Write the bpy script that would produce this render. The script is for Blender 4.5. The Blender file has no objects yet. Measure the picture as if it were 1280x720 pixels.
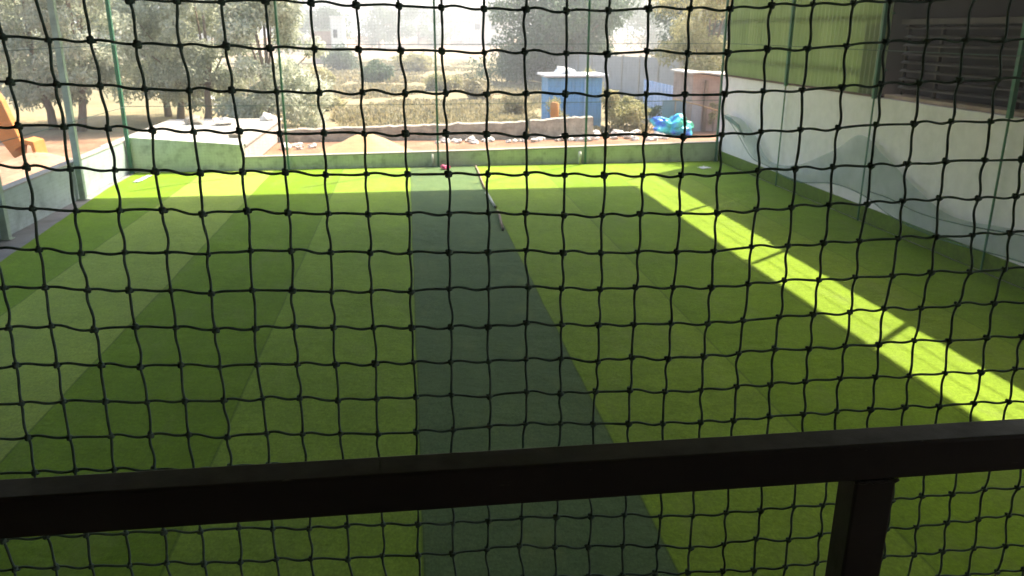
import bpy, bmesh, math, random
import numpy as np
from mathutils import Vector, Matrix, noise as mnoise
R = math.radians
scene = bpy.context.scene
COL = scene.collection
rng = random.Random(11)

# ------------------------------------------------------------------ camera
FPX = 1005.0
pitch = math.atan(322 / FPX); yaw = math.atan(133 / math.hypot(322, FPX))
cd = bpy.data.cameras.new('camera'); cam = bpy.data.objects.new('camera', cd); COL.objects.link(cam)
cam.location = (0, 0, 4.1)
cam.rotation_euler = (math.pi / 2 - pitch, 0, -yaw)
cd.sensor_width = 36; cd.lens = FPX / 1280 * 36
cd.clip_start = 0.02; cd.clip_end = 2000
cd.dof.use_dof = True; cd.dof.focus_distance = 1.15; cd.dof.aperture_fstop = 15
scene.camera = cam

# ------------------------------------------------------------------ sky, sun, exposure
SUN_EL, SUN_AZ = R(55), R(51)          # azimuth clockwise from +Y
w = bpy.data.worlds.new('World'); scene.world = w; w.use_nodes = True
nt = w.node_tree; bg = nt.nodes['Background']
sky = nt.nodes.new('ShaderNodeTexSky'); sky.sky_type = 'NISHITA'; sky.sun_disc = False
sky.sun_elevation = SUN_EL; sky.sun_rotation = SUN_AZ
sky.air_density = 1.3; sky.dust_density = 4.0; sky.ozone_density = 0.8
nt.links.new(sky.outputs[0], bg.inputs[0]); bg.inputs[1].default_value = 0.15
sl = bpy.data.lights.new('sun', 'SUN'); so = bpy.data.objects.new('sun', sl); COL.objects.link(so)
sl.energy = 4.3; sl.angle = R(0.6); sl.color = (1.0, 0.89, 0.70)
sd = Vector((math.sin(SUN_AZ) * math.cos(SUN_EL), math.cos(SUN_AZ) * math.cos(SUN_EL), math.sin(SUN_EL)))
so.rotation_euler = sd.to_track_quat('Z', 'Y').to_euler(); so.location = sd * 60
scene.view_settings.view_transform = 'Standard'; scene.view_settings.look = 'None'
scene.view_settings.exposure = 1.62; scene.view_settings.gamma = 1.0
scene.view_settings.use_curve_mapping = False

# ------------------------------------------------------------------ helpers
def lin(c):
    return tuple((x / 12.92 if x <= .04045 else ((x + .055) / 1.055) ** 2.4) for x in c)

class NT:
    def __init__(s, name):
        s.m = bpy.data.materials.new(name); s.m.use_nodes = True
        s.t = s.m.node_tree; s.n = s.t.nodes; s.b = s.n['Principled BSDF']; s.out = s.n['Material Output']
        s.tc = s.n.new('ShaderNodeTexCoord')
    def new(s, k): return s.n.new(k)
    def link(s, a, b): s.t.links.new(a, b)
    def noise(s, scale, detail=4, rough=.55, vec=None, stretch=None, obj=True):
        v = s.tc.outputs['Object'] if obj else s.tc.outputs['Generated']
        if stretch:
            mp = s.new('ShaderNodeMapping'); mp.inputs['Scale'].default_value = stretch
            s.link(v, mp.inputs[0]); v = mp.outputs[0]
        n = s.new('ShaderNodeTexNoise'); n.inputs['Scale'].default_value = scale
        n.inputs['Detail'].default_value = detail; n.inputs['Roughness'].default_value = rough
        s.link(v, n.inputs['Vector']); return n.outputs['Fac']
    def ramp(s, fac, stops):
        r = s.new('ShaderNodeValToRGB'); e = r.color_ramp.elements
        while len(e) < len(stops): e.new(.5)
        for k, (p, c) in enumerate(stops):
            e[k].position = p; e[k].color = (*c, 1) if len(c) == 3 else c
        s.link(fac, r.inputs[0]); return r.outputs[0]
    def mix(s, fac, a, b, mode='MIX'):
        m = s.new('ShaderNodeMix'); m.data_type = 'RGBA'; m.blend_type = mode
        if isinstance(fac, (int, float)): m.inputs[0].default_value = fac
        else: s.link(fac, m.inputs[0])
        for i, x in ((6, a), (7, b)):
            if isinstance(x, tuple): m.inputs[i].default_value = (*x, 1)
            else: s.link(x, m.inputs[i])
        return m.outputs[2]
    def bump(s, h, strength=.3, dist=.01):
        b = s.new('ShaderNodeBump'); b.inputs['Strength'].default_value = strength
        b.inputs['Distance'].default_value = dist
        s.link(h, b.inputs['Height']); s.link(b.outputs[0], s.b.inputs['Normal']); return b
    def math(s, op, a, b=0.0):
        m = s.new('ShaderNodeMath'); m.operation = op
        for i, x in ((0, a), (1, b)):
            if isinstance(x, (int, float)): m.inputs[i].default_value = x
            else: s.link(x, m.inputs[i])
        return m.outputs[0]
    def sep(s):
        x = s.new('ShaderNodeSeparateXYZ'); s.link(s.tc.outputs['Object'], x.inputs[0]); return x.outputs
    def col(s, c):
        if isinstance(c, tuple): s.b.inputs['Base Color'].default_value = (*c, 1)
        else: s.link(c, s.b.inputs['Base Color'])

def surf(name, c, rough=.8, var=.25, scale=3, stretch=None, bump=.3, bdist=.01, bscale=None, spec=.3, metal=0, dirt=None, dscale=1.2, damt=.6):
    """general weathered surface: base colour varied by noise, optional stains, bumpy"""
    m = NT(name)
    n = m.noise(scale, 6, .6, stretch=stretch)
    lo = tuple(x * (1 - var) for x in c); hi = tuple(min(1, x * (1 + var)) for x in c)
    k = m.ramp(n, [(.3, lo), (.7, hi)])
    if dirt:
        d = m.noise(dscale, 5, .65)
        f = m.ramp(d, [(.5, (0, 0, 0)), (.72, (damt,) * 3)])
        k = m.mix(f, k, dirt)
    m.col(k); m.b.inputs['Roughness'].default_value = rough
    m.b.inputs['Specular IOR Level'].default_value = spec; m.b.inputs['Metallic'].default_value = metal
    if bump: m.bump(m.noise(bscale or scale * 8, 5, .6, stretch=stretch), bump, bdist)
    return m.m

def leafmat(name, a, b, tr=.35):
    m = NT(name)
    n = m.noise(1.3, 3, .6); n2 = m.noise(9, 2, .5)
    f = m.math('ADD', m.math('MULTIPLY', n, .6), m.math('MULTIPLY', n2, .4))
    k = m.ramp(f, [(.36, a), (.62, b)])
    m.col(k); m.b.inputs['Roughness'].default_value = .6
    t = m.new('ShaderNodeBsdfTranslucent'); m.link(k, t.inputs[0])
    mx = m.new('ShaderNodeMixShader'); mx.inputs[0].default_value = tr
    m.link(m.b.outputs[0], mx.inputs[1]); m.link(t.outputs[0], mx.inputs[2]); m.link(mx.outputs[0], m.out.inputs[0])
    return m.m

def tag(o, label=None, cat=None, group=None, kind=None):
    if label: o['label'] = label
    if cat: o['category'] = cat
    if group: o['group'] = group
    if kind: o['kind'] = kind
    return o

def link_mesh(name, me, mat, parent=None, loc=(0, 0, 0)):
    o = bpy.data.objects.new(name, me); COL.objects.link(o)
    if mat and not me.materials: me.materials.append(mat)
    o.location = loc
    if parent: o.parent = parent
    return o

def empty(name, loc, rz=0, **k):
    o = bpy.data.objects.new(name, None); COL.objects.link(o); o.location = loc; o.rotation_euler = (0, 0, rz)
    o.empty_display_size = .2
    tag(o, **k); return o

class MB:
    """mesh collector"""
    def __init__(s): s.v = []; s.f = []; s.smooth = False
    def add(s, vs, fs):
        k = len(s.v); s.v += [tuple(v) for v in vs]; s.f += [tuple(i + k for i in f) for f in fs]; return s
    def box(s, x0, x1, y0, y1, z0, z1):
        vs = [(x0, y0, z0), (x1, y0, z0), (x1, y1, z0), (x0, y1, z0), (x0, y0, z1), (x1, y0, z1), (x1, y1, z1), (x0, y1, z1)]
        return s.add(vs, [(0, 3, 2, 1), (4, 5, 6, 7), (0, 1, 5, 4), (1, 2, 6, 5), (2, 3, 7, 6), (3, 0, 4, 7)])
    def tube(s, pts, r, n=8, cap=True, sq=False):
        pts = [Vector(p) for p in pts]; rs = r if isinstance(r, (list, tuple)) else [r] * len(pts)
        vs = []; fs = []
        up = None
        for i, p in enumerate(pts):
            d = (pts[min(i + 1, len(pts) - 1)] - pts[max(i - 1, 0)]).normalized()
            if up is None: up = Vector((0, 0, 1)) if abs(d.z) < .9 else Vector((1, 0, 0))
            a = d.cross(up).normalized(); b = a.cross(d).normalized(); up = b
            for k in range(n):
                t = 2 * math.pi * (k + (.5 if sq else 0)) / n
                vs.append(p + (a * math.cos(t) + b * math.sin(t)) * rs[i] * (1.414 if sq and n == 4 else 1))
        for i in range(len(pts) - 1):
            for k in range(n):
                fs.append((i * n + k, i * n + (k + 1) % n, (i + 1) * n + (k + 1) % n, (i + 1) * n + k))
        if cap:
            fs.append(tuple(range(n - 1, -1, -1))); fs.append(tuple(range((len(pts) - 1) * n, len(pts) * n)))
        return s.add(vs, fs)
    def prism(s, poly, y0, y1, axis='y'):
        n = len(poly); vs = []
        for q in (y0, y1):
            for a, b in poly:
                vs.append((a, q, b) if axis == 'y' else ((q, a, b) if axis == 'x' else (a, b, q)))
        fs = [tuple(range(n)), tuple(range(2 * n - 1, n - 1, -1))] + [(i, i + n, (i + 1) % n + n, (i + 1) % n) for i in range(n)]
        return s.add(vs, fs)
    def build(s, name, mat, parent=None, loc=(0, 0, 0), bevel=0, smooth=False, fix=True):
        me = bpy.data.meshes.new(name); me.from_pydata(s.v, [], s.f); me.update()
        if fix or bevel:
            bm = bmesh.new(); bm.from_mesh(me)
            bmesh.ops.recalc_face_normals(bm, faces=bm.faces)
            bm.to_mesh(me); bm.free()
        o = link_mesh(name, me, mat, parent, loc)
        if bevel:
            b = o.modifiers.new('bevel', 'BEVEL'); b.width = bevel; b.segments = 2; b.limit_method = 'ANGLE'
        if smooth:
            for p in me.polygons: p.use_smooth = True
        return o

def grid_mesh(name, xs, ys, zf, mat, parent=None):
    vs = [(x, y, zf(x, y)) for y in ys for x in xs]; nx = len(xs)
    fs = [(j * nx + i, j * nx + i + 1, (j + 1) * nx + i + 1, (j + 1) * nx + i) for j in range(len(ys) - 1) for i in range(nx - 1)]
    me = bpy.data.meshes.new(name); me.from_pydata(vs, [], fs)
    for p in me.polygons: p.use_smooth = True
    return link_mesh(name, me, mat, parent)

def copy_tree(o, parent=None):
    c = o.copy(); COL.objects.link(c)
    if parent: c.parent = parent
    for ch in o.children: copy_tree(ch, c)
    return c

def rock_mesh(name, r, seed, flat=.6, sub=2, rough=.35):
    bm = bmesh.new(); bmesh.ops.create_icosphere(bm, subdivisions=sub, radius=1)
    for v in bm.verts:
        n = mnoise.noise(v.co * 1.3 + Vector((seed * 7.1, seed, 0))) * rough * 1.6 + mnoise.noise(v.co * 3.1 + Vector((seed, 5, seed * 3))) * rough * .6
        v.co = v.co * (1 + n) * r; v.co.z = v.co.z * flat
    me = bpy.data.meshes.new(name); bm.to_mesh(me); bm.free(); return me

# ------------------------------------------------------------------ materials
def turf_mat():
    m = NT('turf'); sx = m.sep()
    x = sx[0]
    A = (.182, .300, .022); B = (.295, .395, .078); G = (.114, .178, .085)
    # lanes about 2 m wide, joined along the length of the pitch
    lanes = [(-20, A), (-6.2, B), (-4.15, (.168, .280, .018)), (-2.07, (.232, .352, .046)), (-0.02, G), (1.98, (.225, .342, .038)), (4.0, A), (6.02, (.205, .312, .028)), (8.05, A)]
    wob = m.math('MULTIPLY', m.math('SUBTRACT', m.noise(.6, 2), .5), .05)
    xx = m.math('ADD', x, wob)
    k = None
    for (p, c) in lanes:
        if k is None:
            rg = m.new('ShaderNodeRGB'); rg.outputs[0].default_value = (*c, 1); k = rg.outputs[0]
        else: k = m.mix(m.math('GREATER_THAN', xx, p), k, c)
    big = m.noise(.35, 3, .6); fine = m.noise(45, 3, .7, stretch=(1, .55, 1)); mid = m.noise(2.6, 6, .7, stretch=(1.2, .6, 1))
    k = m.mix(.55, k, m.ramp(big, [(.3, (.72, .75, .8)), (.7, (1.12, 1.1, 1.0))]), 'MULTIPLY')
    k = m.mix(.45, k, m.ramp(mid, [(.3, (.74, .76, .74)), (.7, (1.2, 1.18, 1.1))]), 'MULTIPLY')
    k = m.mix(.85, k, m.ramp(fine, [(.25, (.66, .68, .64)), (.75, (1.32, 1.32, 1.24))]), 'MULTIPLY')
    fine2 = m.noise(22, 5, .7, stretch=(1, .8, 1))
    k = m.mix(.6, k, m.ramp(fine2, [(.3, (.72, .74, .7)), (.7, (1.25, 1.25, 1.2))]), 'MULTIPLY')
    sc = m.ramp(m.noise(1.1, 6, .75, stretch=(1.4, .5, 1)), [(.52, (0, 0, 0)), (.68, (.32,) * 3)])
    k = m.mix(sc, k, (.22, .27, .09))
    # narrow seams between rolls
    seam = None
    for p in (-6.2, -4.15, -2.07, -0.02, 1.98, 4.0, 6.02, 8.05):
        d = m.math('LESS_THAN', m.math('ABSOLUTE', m.math('SUBTRACT', xx, p)), .013)
        seam = d if seam is None else m.math('MAXIMUM', seam, d)
    k = m.mix(m.math('MULTIPLY', seam, .45), k, (.05, .09, .02))
    m.col(k); m.b.inputs['Roughness'].default_value = .75; m.b.inputs['Specular IOR Level'].default_value = .06
    h = m.math('ADD', m.math('MULTIPLY', m.noise(120, 2, .7), .6), m.math('MULTIPLY', m.noise(4, 3, .6, stretch=(.8, 1.1, 1)), 3.0))
    m.bump(h, .5, .014)
    return m.m
M = {}
M['turf'] = turf_mat()
M['skirt'] = surf('turf_skirt', (.115, .185, .012), .85, .3, 12, bump=.5, bscale=90)
M['wallR'] = surf('painted_plaster', (.84, .79, .86), .8, .05, 4.5, bump=.35, bdist=.006, bscale=14, dirt=(.62, .60, .63), dscale=1.7, damt=.45)
M['wallG'] = surf('green_plaster', (.53, .60, .50), .85, .10, 2, bump=.4, bdist=.008, bscale=12, dirt=(.17, .21, .16), dscale=3.2, damt=.7)
M['wallL'] = surf('blue_grey_plaster', (.42, .50, .52), .85, .1, 2, bump=.4, bdist=.008, bscale=12, dirt=(.20, .24, .25), dscale=1.6, damt=.7)
M['coping'] = surf('cement_top', (.38, .36, .32), .9, .12, 5, bump=.4, dirt=(.4, .38, .33), dscale=3)
M['concrete'] = surf('concrete', (.46, .42, .37), .9, .15, 2.5, bump=.5, bdist=.012, dirt=(.34, .29, .24), dscale=1.3)
M['pave'] = surf('cement_floor', (.26, .26, .27), .85, .15, 2.5, bump=.3, dirt=(.15, .15, .15))
M['green'] = surf('green_paint', (.035, .155, .085), .5, .2, 4, bump=.15, dirt=(.10, .14, .08), dscale=5, damt=.4)
M['palegreen'] = surf('pale_green_paint', (.40, .50, .43), .6, .2, 4, bump=.15)
M['wire'] = surf('wire', (.05, .10, .08), .6, .1, 4, bump=0)
M['rail'] = None
M['net'] = surf('net_cord', (.105, .165, .140), .7, .3, 60, bump=.6, bdist=.0006, bscale=900)
M['steel'] = surf('grey_steel', (.25, .26, .27), .5, .15, 3, bump=.1)
M['white'] = surf('white_plastic', (.75, .76, .75), .5, .06, 6, bump=.1)
M['blue'] = surf('blue_sheet', (.17, .40, .72), .5, .12, 2, stretch=(1, 1, .4), bump=.1, dirt=(.16, .26, .36), dscale=2)
M['blue2'] = surf('pale_blue_sheet', (.48, .64, .90), .5, .1, 2, bump=.1)
M['whiteroof'] = surf('white_roof', (.74, .76, .80), .6, .06, 3, bump=.1)
M['brown'] = surf('rusty_sheet', (.40, .31, .26), .8, .2, 1.8, bump=.4, dirt=(.24, .16, .12), dscale=1.4)
M['greywall'] = surf('grey_panel', (.38, .39, .40), .85, .15, 1.2, bump=.3, dirt=(.2, .2, .19))
M['bark'] = surf('bark', (.26, .205, .155), .95, .3, 6, stretch=(1, 1, .3), bump=.8, bdist=.03)
M['paleleaf'] = leafmat('dusty_leaves', (.32, .36, .25), (.74, .76, .63), .6)
M['darkleaf'] = leafmat('dark_leaves', (.05, .10, .045), (.13, .20, .10), .3)
M['dryleaf'] = leafmat('dry_leaves', (.24, .25, .09), (.55, .50, .28), .45)
M['farleaf'] = leafmat('far_leaves', (.06, .10, .05), (.14, .20, .10), .3)
M['dry'] = leafmat('dry_scrub', (.21, .20, .10), (.44, .37, .21), .3)
M['rubble'] = surf('rubble_masonry', (.36, .33, .27), .95, .35, 3.5, bump=1, bdist=.05, bscale=6, dirt=(.15, .12, .09), dscale=3)
M['stone'] = surf('white_stone', (.68, .65, .60), .9, .15, 6, bump=.6, bdist=.02)
M['sand'] = surf('sand', (.43, .30, .16), .95, .1, 4, bump=.5, bdist=.02)
M['earth'] = surf('orange_earth', (.42, .27, .18), .95, .2, 1.3, bump=.8, bdist=.05, bscale=5)
M['orange'] = surf('orange_paint', (.50, .22, .06), .5, .12, 3, bump=.1, dirt=(.40, .22, .10), dscale=3)
M['black'] = surf('black_rubber', (.03, .03, .03), .7, .2, 5, bump=.2)
M['tarp'] = None
M['brownroll'] = surf('brown_corrugated', (.11, .055, .042), .6, .25, 2, stretch=(1, 1, .3), bump=.2)
M['dark'] = surf('dark_interior', (.025, .022, .02), .9, .2, 2, bump=.2)
M['slat'] = surf('slat_metal', (.06, .05, .042), .6, .3, 3, bump=.2)
M['cream'] = surf('cream_wall', (.60, .56, .50), .9, .1, 1, bump=.1)
M['glass'] = surf('dark_window', (.06, .065, .07), .3, .1, 1, bump=0)
M['pink'] = surf('pink_plastic', (.72, .08, .22), .4, .1, 8, bump=.1)
M['bamboo'] = surf('bamboo', (.34, .24, .19), .7, .2, 8, stretch=(3, .4, 3), bump=.2)
M['pvc'] = surf('grey_pvc', (.55, .56, .53), .5, .1, 8, bump=.1)

def rail_mat():
    m = NT('black_painted_steel')
    chips = m.ramp(m.noise(85, 6, .7, stretch=(.35, 1, 1)), [(.665, (0, 0, 0)), (.70, (1, 1, 1))])
    base = m.ramp(m.noise(12, 5, .6, stretch=(.3, 1, 1)), [(.3, (.018, .014, .011)), (.7, (.034, .028, .022))])
    m.col(m.mix(chips, base, (.07, .06, .05)))
    m.link(m.ramp(m.noise(30, 4), [(.3, (.42,) * 3), (.7, (.62,) * 3)]), m.b.inputs['Roughness'])
    m.b.inputs['Specular IOR Level'].default_value = .3
    m.bump(m.noise(240, 4, .6), .35, .0006); return m.m
M['rail'] = rail_mat()

def tarp_mat():
    m = NT('blue_green_tarp')
    k = m.ramp(m.noise(1.7, 2, .5), [(.38, (.02, .14, .62)), (.47, (.05, .48, .72)), (.56, (.06, .58, .55)), (.66, (.05, .42, .25))])
    m.col(k); m.b.inputs['Roughness'].default_value = .35; m.bump(m.noise(9, 4, .6), .5, .05); return m.m
M['tarp'] = tarp_mat()

def ground_mat():
    m = NT('dry_ground'); o = m.sep()
    n1 = m.noise(.09, 5, .6); n2 = m.noise(.7, 6, .65); n3 = m.noise(6, 4, .6)
    soil = m.ramp(n2, [(.25, (.17, .095, .058)), (.5, (.29, .165, .105)), (.75, (.38, .245, .165))])
    grass = m.ramp(m.math('ADD', m.math('MULTIPLY', n1, .6), m.math('MULTIPLY', n2, .4)), [(.35, (.17, .165, .085)), (.5, (.27, .225, .13)), (.66, (.38, .29, .175))])
    far = m.ramp(n1, [(.35, (.34, .24, .15)), (.6, (.48, .37, .24))])
    yw = m.math('ADD', o[1], m.math('MULTIPLY', m.math('SUBTRACT', n2, .5), 6))
    f1 = m.ramp(m.math('DIVIDE', yw, 100), [(.33, (0, 0, 0)), (.37, (1, 1, 1))])
    yf = m.math('ADD', o[1], m.math('MULTIPLY', m.math('SUBTRACT', n1, .5), 40))
    f2 = m.ramp(m.math('DIVIDE', yf, 400), [(.30, (0, 0, 0)), (.36, (1, 1, 1))])
    k = m.mix(f2, m.mix(f1, soil, grass), far)
    k = m.mix(.4, k, m.ramp(n3, [(.3, (.75, .75, .75)), (.7, (1.2, 1.2, 1.2))]), 'MULTIPLY')
    m.col(k); m.b.inputs['Roughness'].default_value = .95; m.b.inputs['Specular IOR Level'].default_value = .1
    m.bump(m.math('ADD', n3, m.math('MULTIPLY', n2, 2)), .8, .06); return m.m
M['ground'] = ground_mat()

def sheet_mat():
    m = NT('green_sheeting')
    k = m.ramp(m.noise(2.2, 5, .6, stretch=(1, 1, .25)), [(.3, (.28, .35, .20)), (.7, (.36, .43, .27))])
    m.col(k); m.b.inputs['Roughness'].default_value = .6
    t = m.new('ShaderNodeBsdfTranslucent'); m.link(k, t.inputs[0])
    mx = m.new('ShaderNodeMixShader'); mx.inputs[0].default_value = .45
    m.link(m.b.outputs[0], mx.inputs[1]); m.link(t.outputs[0], mx.inputs[2]); m.link(mx.outputs[0], m.out.inputs[0])
    return m.m
M['sheet'] = sheet_mat()

def gauze_mat(name, c, alpha):
    m = NT(name)
    m.col(c); m.b.inputs['Roughness'].default_value = .8
    t = m.new('ShaderNodeBsdfTransparent'); mx = m.new('ShaderNodeMixShader')
    a = m.ramp(m.noise(1.6, 3, .5), [(.3, (alpha * .75,) * 3), (.7, (min(1, alpha * 1.25),) * 3)])
    m.link(a, mx.inputs[0]); m.link(t.outputs[0], mx.inputs[1]); m.link(m.b.outputs[0], mx.inputs[2])
    m.link(mx.outputs[0], m.out.inputs[0]); return m.m
M['gauze'] = gauze_mat('shade_netting', (.20, .33, .33), .36)
M['gauze2'] = gauze_mat('shade_netting_hem', (.07, .20, .17), .5)

# ------------------------------------------------------------------ the ground
XL, XR, YF = -8.4, 10.03, 25.4
ys = [-40, -10, 10, 24, 26, 28, 30, 32, 34, 37, 40, 44, 50, 58, 68, 80, 95, 115, 140, 165, 190, 205, 215, 230, 260, 330, 420, 600, 900]
xs = [-700, -400, -250, -160, -100, -70, -50, -38, -30, -24, -19, -15, -12, -10, -7, -4, -1, 2, 5, 8, 11, 14, 17, 21, 26, 33, 42, 55, 75, 105, 150, 220, 330, 500, 800]
def gz(x, y):
    if y < 27: return 0.0
    z = .12 * mnoise.noise(Vector((x * .18, y * .18, 0))) * min(1, (y - 27) / 8)
    if y > 90: z += .5 * mnoise.noise(Vector((x * .02, y * .02, 3)))
    return z - .02
tag(grid_mesh('ground', xs, ys, gz, M['ground']), kind='structure')
# low bank of orange earth at the far side of the field
bx = [i * 8 - 60 for i in range(40)]
def bank(x, y):
    t = max(0, 1 - abs(y - 212) / 14)
    return -.6 + t * (3.4 + 1.2 * mnoise.noise(Vector((x * .03, 0, 9))))
tag(grid_mesh('earth_bank', bx, [197, 202, 206, 210, 214, 218, 224, 228], bank, M['earth']), kind='structure')

tag(MB().box(XL, XR, -6, YF, -.3, .004).build('paving', M['pave']), kind='structure')
# artificial turf: thin carpet with soft waves; its left edge pulls away from the wall
def tx(u, y):
    xl = -8.2 if y > 23 else -8.2 + .62 * min(1, (23 - y) / 8)
    return xl + (XR - .06 - xl) * u
me_v = []; nx, ny = 120, 150
for j in range(ny + 1):
    y = -1 + (YF - .02 + 1) * j / ny
    for i in range(nx + 1):
        x = tx(i / nx, y)
        cz = max(0, mnoise.noise(Vector((x * 1.2 + 3, y * 3.4, 8))) - .15)
        z = .02 + .030 * cz * max(0, min(1, (14 - y) / 8)) * max(0, min(1, (1 - x) / 3)) + .008 * mnoise.noise(Vector((x * .9, y * 1.6, 0))) + .004 * mnoise.noise(Vector((x * 3, y * 5, 4)))
        me_v.append((x, y, z))
me = bpy.data.meshes.new('turf')
me.from_pydata(me_v, [], [(j * (nx + 1) + i, j * (nx + 1) + i + 1, (j + 1) * (nx + 1) + i + 1, (j + 1) * (nx + 1) + i) for j in range(ny) for i in range(nx)])
for p in me.polygons: p.use_smooth = True
tag(link_mesh('turf', me, M['turf']), kind='structure')

# ------------------------------------------------------------------ walls round the pitch
# right wall
wr = empty('side_wall', (XR, 12, 0), label='tall white plastered wall with green turf skirting along the right side of the pitch', cat='wall')
MB().box(0, .22, -15, YF - 12 + .15, 0, 2.72).build('masonry', M['wallR'], wr, bevel=.012)
MB().box(-.035, -.002, -15, YF - 12 - .03, .02, .365).build('turf_skirting', M['skirt'], wr, bevel=.01)
# far wall (low, slowly rising to the right)
wf = empty('end_wall', (0, YF, 0), label='low green painted wall with pale cement top at the far end of the pitch', cat='wall')
MB().prism([(-5.05, 0), (XR - .003, 0), (XR - .003, .60), (2.5, .47), (-5.05, .385)], 0, .2).build('masonry', M['wallG'], wf, bevel=.01)
MB().prism([(-5.05, .387), (2.5, .472), (XR - .003, .602), (XR - .003, .645), (2.5, .512), (-5.05, .425)], -.015, .22).build('coping', M['coping'], wf, bevel=.006)
wc = empty('corner_wall', (-6.7, YF, 0), label='taller stained green wall sloping down at the far left corner of the pitch', cat='wall')
MB().prism([(-1.7, 0), (1.64, 0), (1.64, .80), (-1.7, 1.08)], -.05, .2).build('masonry', M['wallG'], wc, bevel=.01)
# left wall
wl = empty('parapet_wall', (XL, 12, 0), label='low blue grey wall with cement top along the left side of the pitch', cat='wall')
MB().prism([(-15, 0), (13.33, 0), (13.33, .95), (-15, .82)], -.22, 0, 'x').build('masonry', M['wallL'], wl, bevel=.012)
MB().prism([(-15, .822), (13.33, .952), (13.33, .985), (-15, .855)], -.24, .015, 'x').build('coping', M['coping'], wl, bevel=.006)

# ------------------------------------------------------------------ green posts
def post(name, x, y, z0, h, s, mat, label, group, plate=True):
    e = empty(name, (x, y, z0), label=label, cat='post', group=group)
    MB().box(-s, s, -s, s, 0, h).build('shaft', M[mat], e, bevel=.006)
    if plate: MB().box(-s - .04, s + .04, -s - .04, s + .04, .0, .012).build('base_plate', M[mat], e)
    return e
for x, l in ((-8.32, 'green steel post standing in the far left corner of the pitch'), (-3.72, 'green steel post on the far wall behind the sand heap, nearer the leafy tree'),
             (.86, 'green steel post at the far wall beside the pink scrap'), (5.55, 'green steel post at the far wall in front of the blue shed'),
             (9.9, 'green steel post in the far right corner where the two walls meet')):
    post('steel_post', x, YF - .11, .02, 6.95, .032 if x > -8 else .05, 'green', l, 'green steel posts along the far wall')
for y, l in ((21.35, 'thick pale green post beside the left wall near the far corner'), (17.2, 'pale green post cut off by the left edge of the photo')):
    post('steel_post', XL + .12, y, .02, 6.95, .072, 'palegreen', l, 'pale green posts along the left wall')
for y, l in ((20.85, 'green post against the right wall between the two green sheets'), (16.6, 'green post against the right wall where the green sheeting meets the dark shed'),
             (12.5, 'green post against the right wall at the right edge of the photo')):
    e = post('steel_post', 9.94, y, .02, 6.95, .016, 'green', l, 'green posts along the right wall', False)
    MB().box(-.042, .042, -.042, .042, 2.68, 6.94).build('upper_tube', M['green'], e, bevel=.006)

# cables strung across the far opening and along the sides
def cable(label, pts, group, r=.009):
    o = MB().tube(pts, r, 5).build('cable', M['wire']); tag(o, label, 'cable', group)
def sag(a, b, d, n=24):
    a, b = Vector(a), Vector(b)
    return [a.lerp(b, t / n) - Vector((0, 0, d * 4 * (t / n) * (1 - t / n))) for t in range(n + 1)]
cable('thin upper cable strung level across the far green posts', sag((-8.3, YF - .17, 3.72), (9.9, YF - .17, 3.72), .02), 'cables across the far posts')
cable('thin lower cable strung level across the far green posts above the wall', sag((-8.3, YF - .17, 1.98), (9.9, YF - .17, 1.98), .03), 'cables across the far posts')
cable('thin upper cable strung above the left wall', sag((XL + .22, 9, 3.72), (XL + .22, YF - .2, 3.72), .02), 'cables along the left wall')
cable('thin lower cable strung above the left wall', sag((XL + .22, 9, 1.98), (XL + .22, YF - .2, 1.98), .02), 'cables along the left wall')
cable('thin cable strung along the green sheets and dark shed above the right wall', sag((9.88, 6, 3.72), (9.88, YF - .2, 3.72), .02), 'cables along the right wall')

# fine perimeter netting on the far and left sides (real strands)
def perimeter(label, o, ux, L, z0, z1, dx=.09):
    v = []; f = []
    def strip(a, b, wdt, d):
        k = len(v); d = Vector(d) * wdt / 2
        for p in (a, b):
            v.append(p - d); v.append(p + d)
        f.append((k, k + 1, k + 3, k + 2))
    o = Vector(o); ux = Vector(ux); n = int(L / dx); m_ = int((z1 - z0) / dx)
    for i in range(n + 1):
        a = o + ux * (i * dx + rng.uniform(-.006, .006))
        strip(a + Vector((0, 0, z0)), a + Vector((0, 0, z1)), .0016, ux)
    for j in range(m_ + 1):
        z = z0 + j * dx
        strip(o + Vector((0, 0, z)), o + ux * L + Vector((0, 0, z)), .0016, (0, 0, 1))
    me = bpy.data.meshes.new('perimeter_net'); me.from_pydata([tuple(q) for q in v], [], f)
    tag(link_mesh('perimeter_net', me, M['wire']), label, 'net')
perimeter('fine green net stretched between posts above the far wall', (-8.28, YF - .2, 0), (1, 0, 0), 18.1, .1, 6.9)
perimeter('fine green net stretched between posts above the left wall', (XL + .24, 7, 0), (0, 1, 0), 18.2, .1, 6.9)

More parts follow.
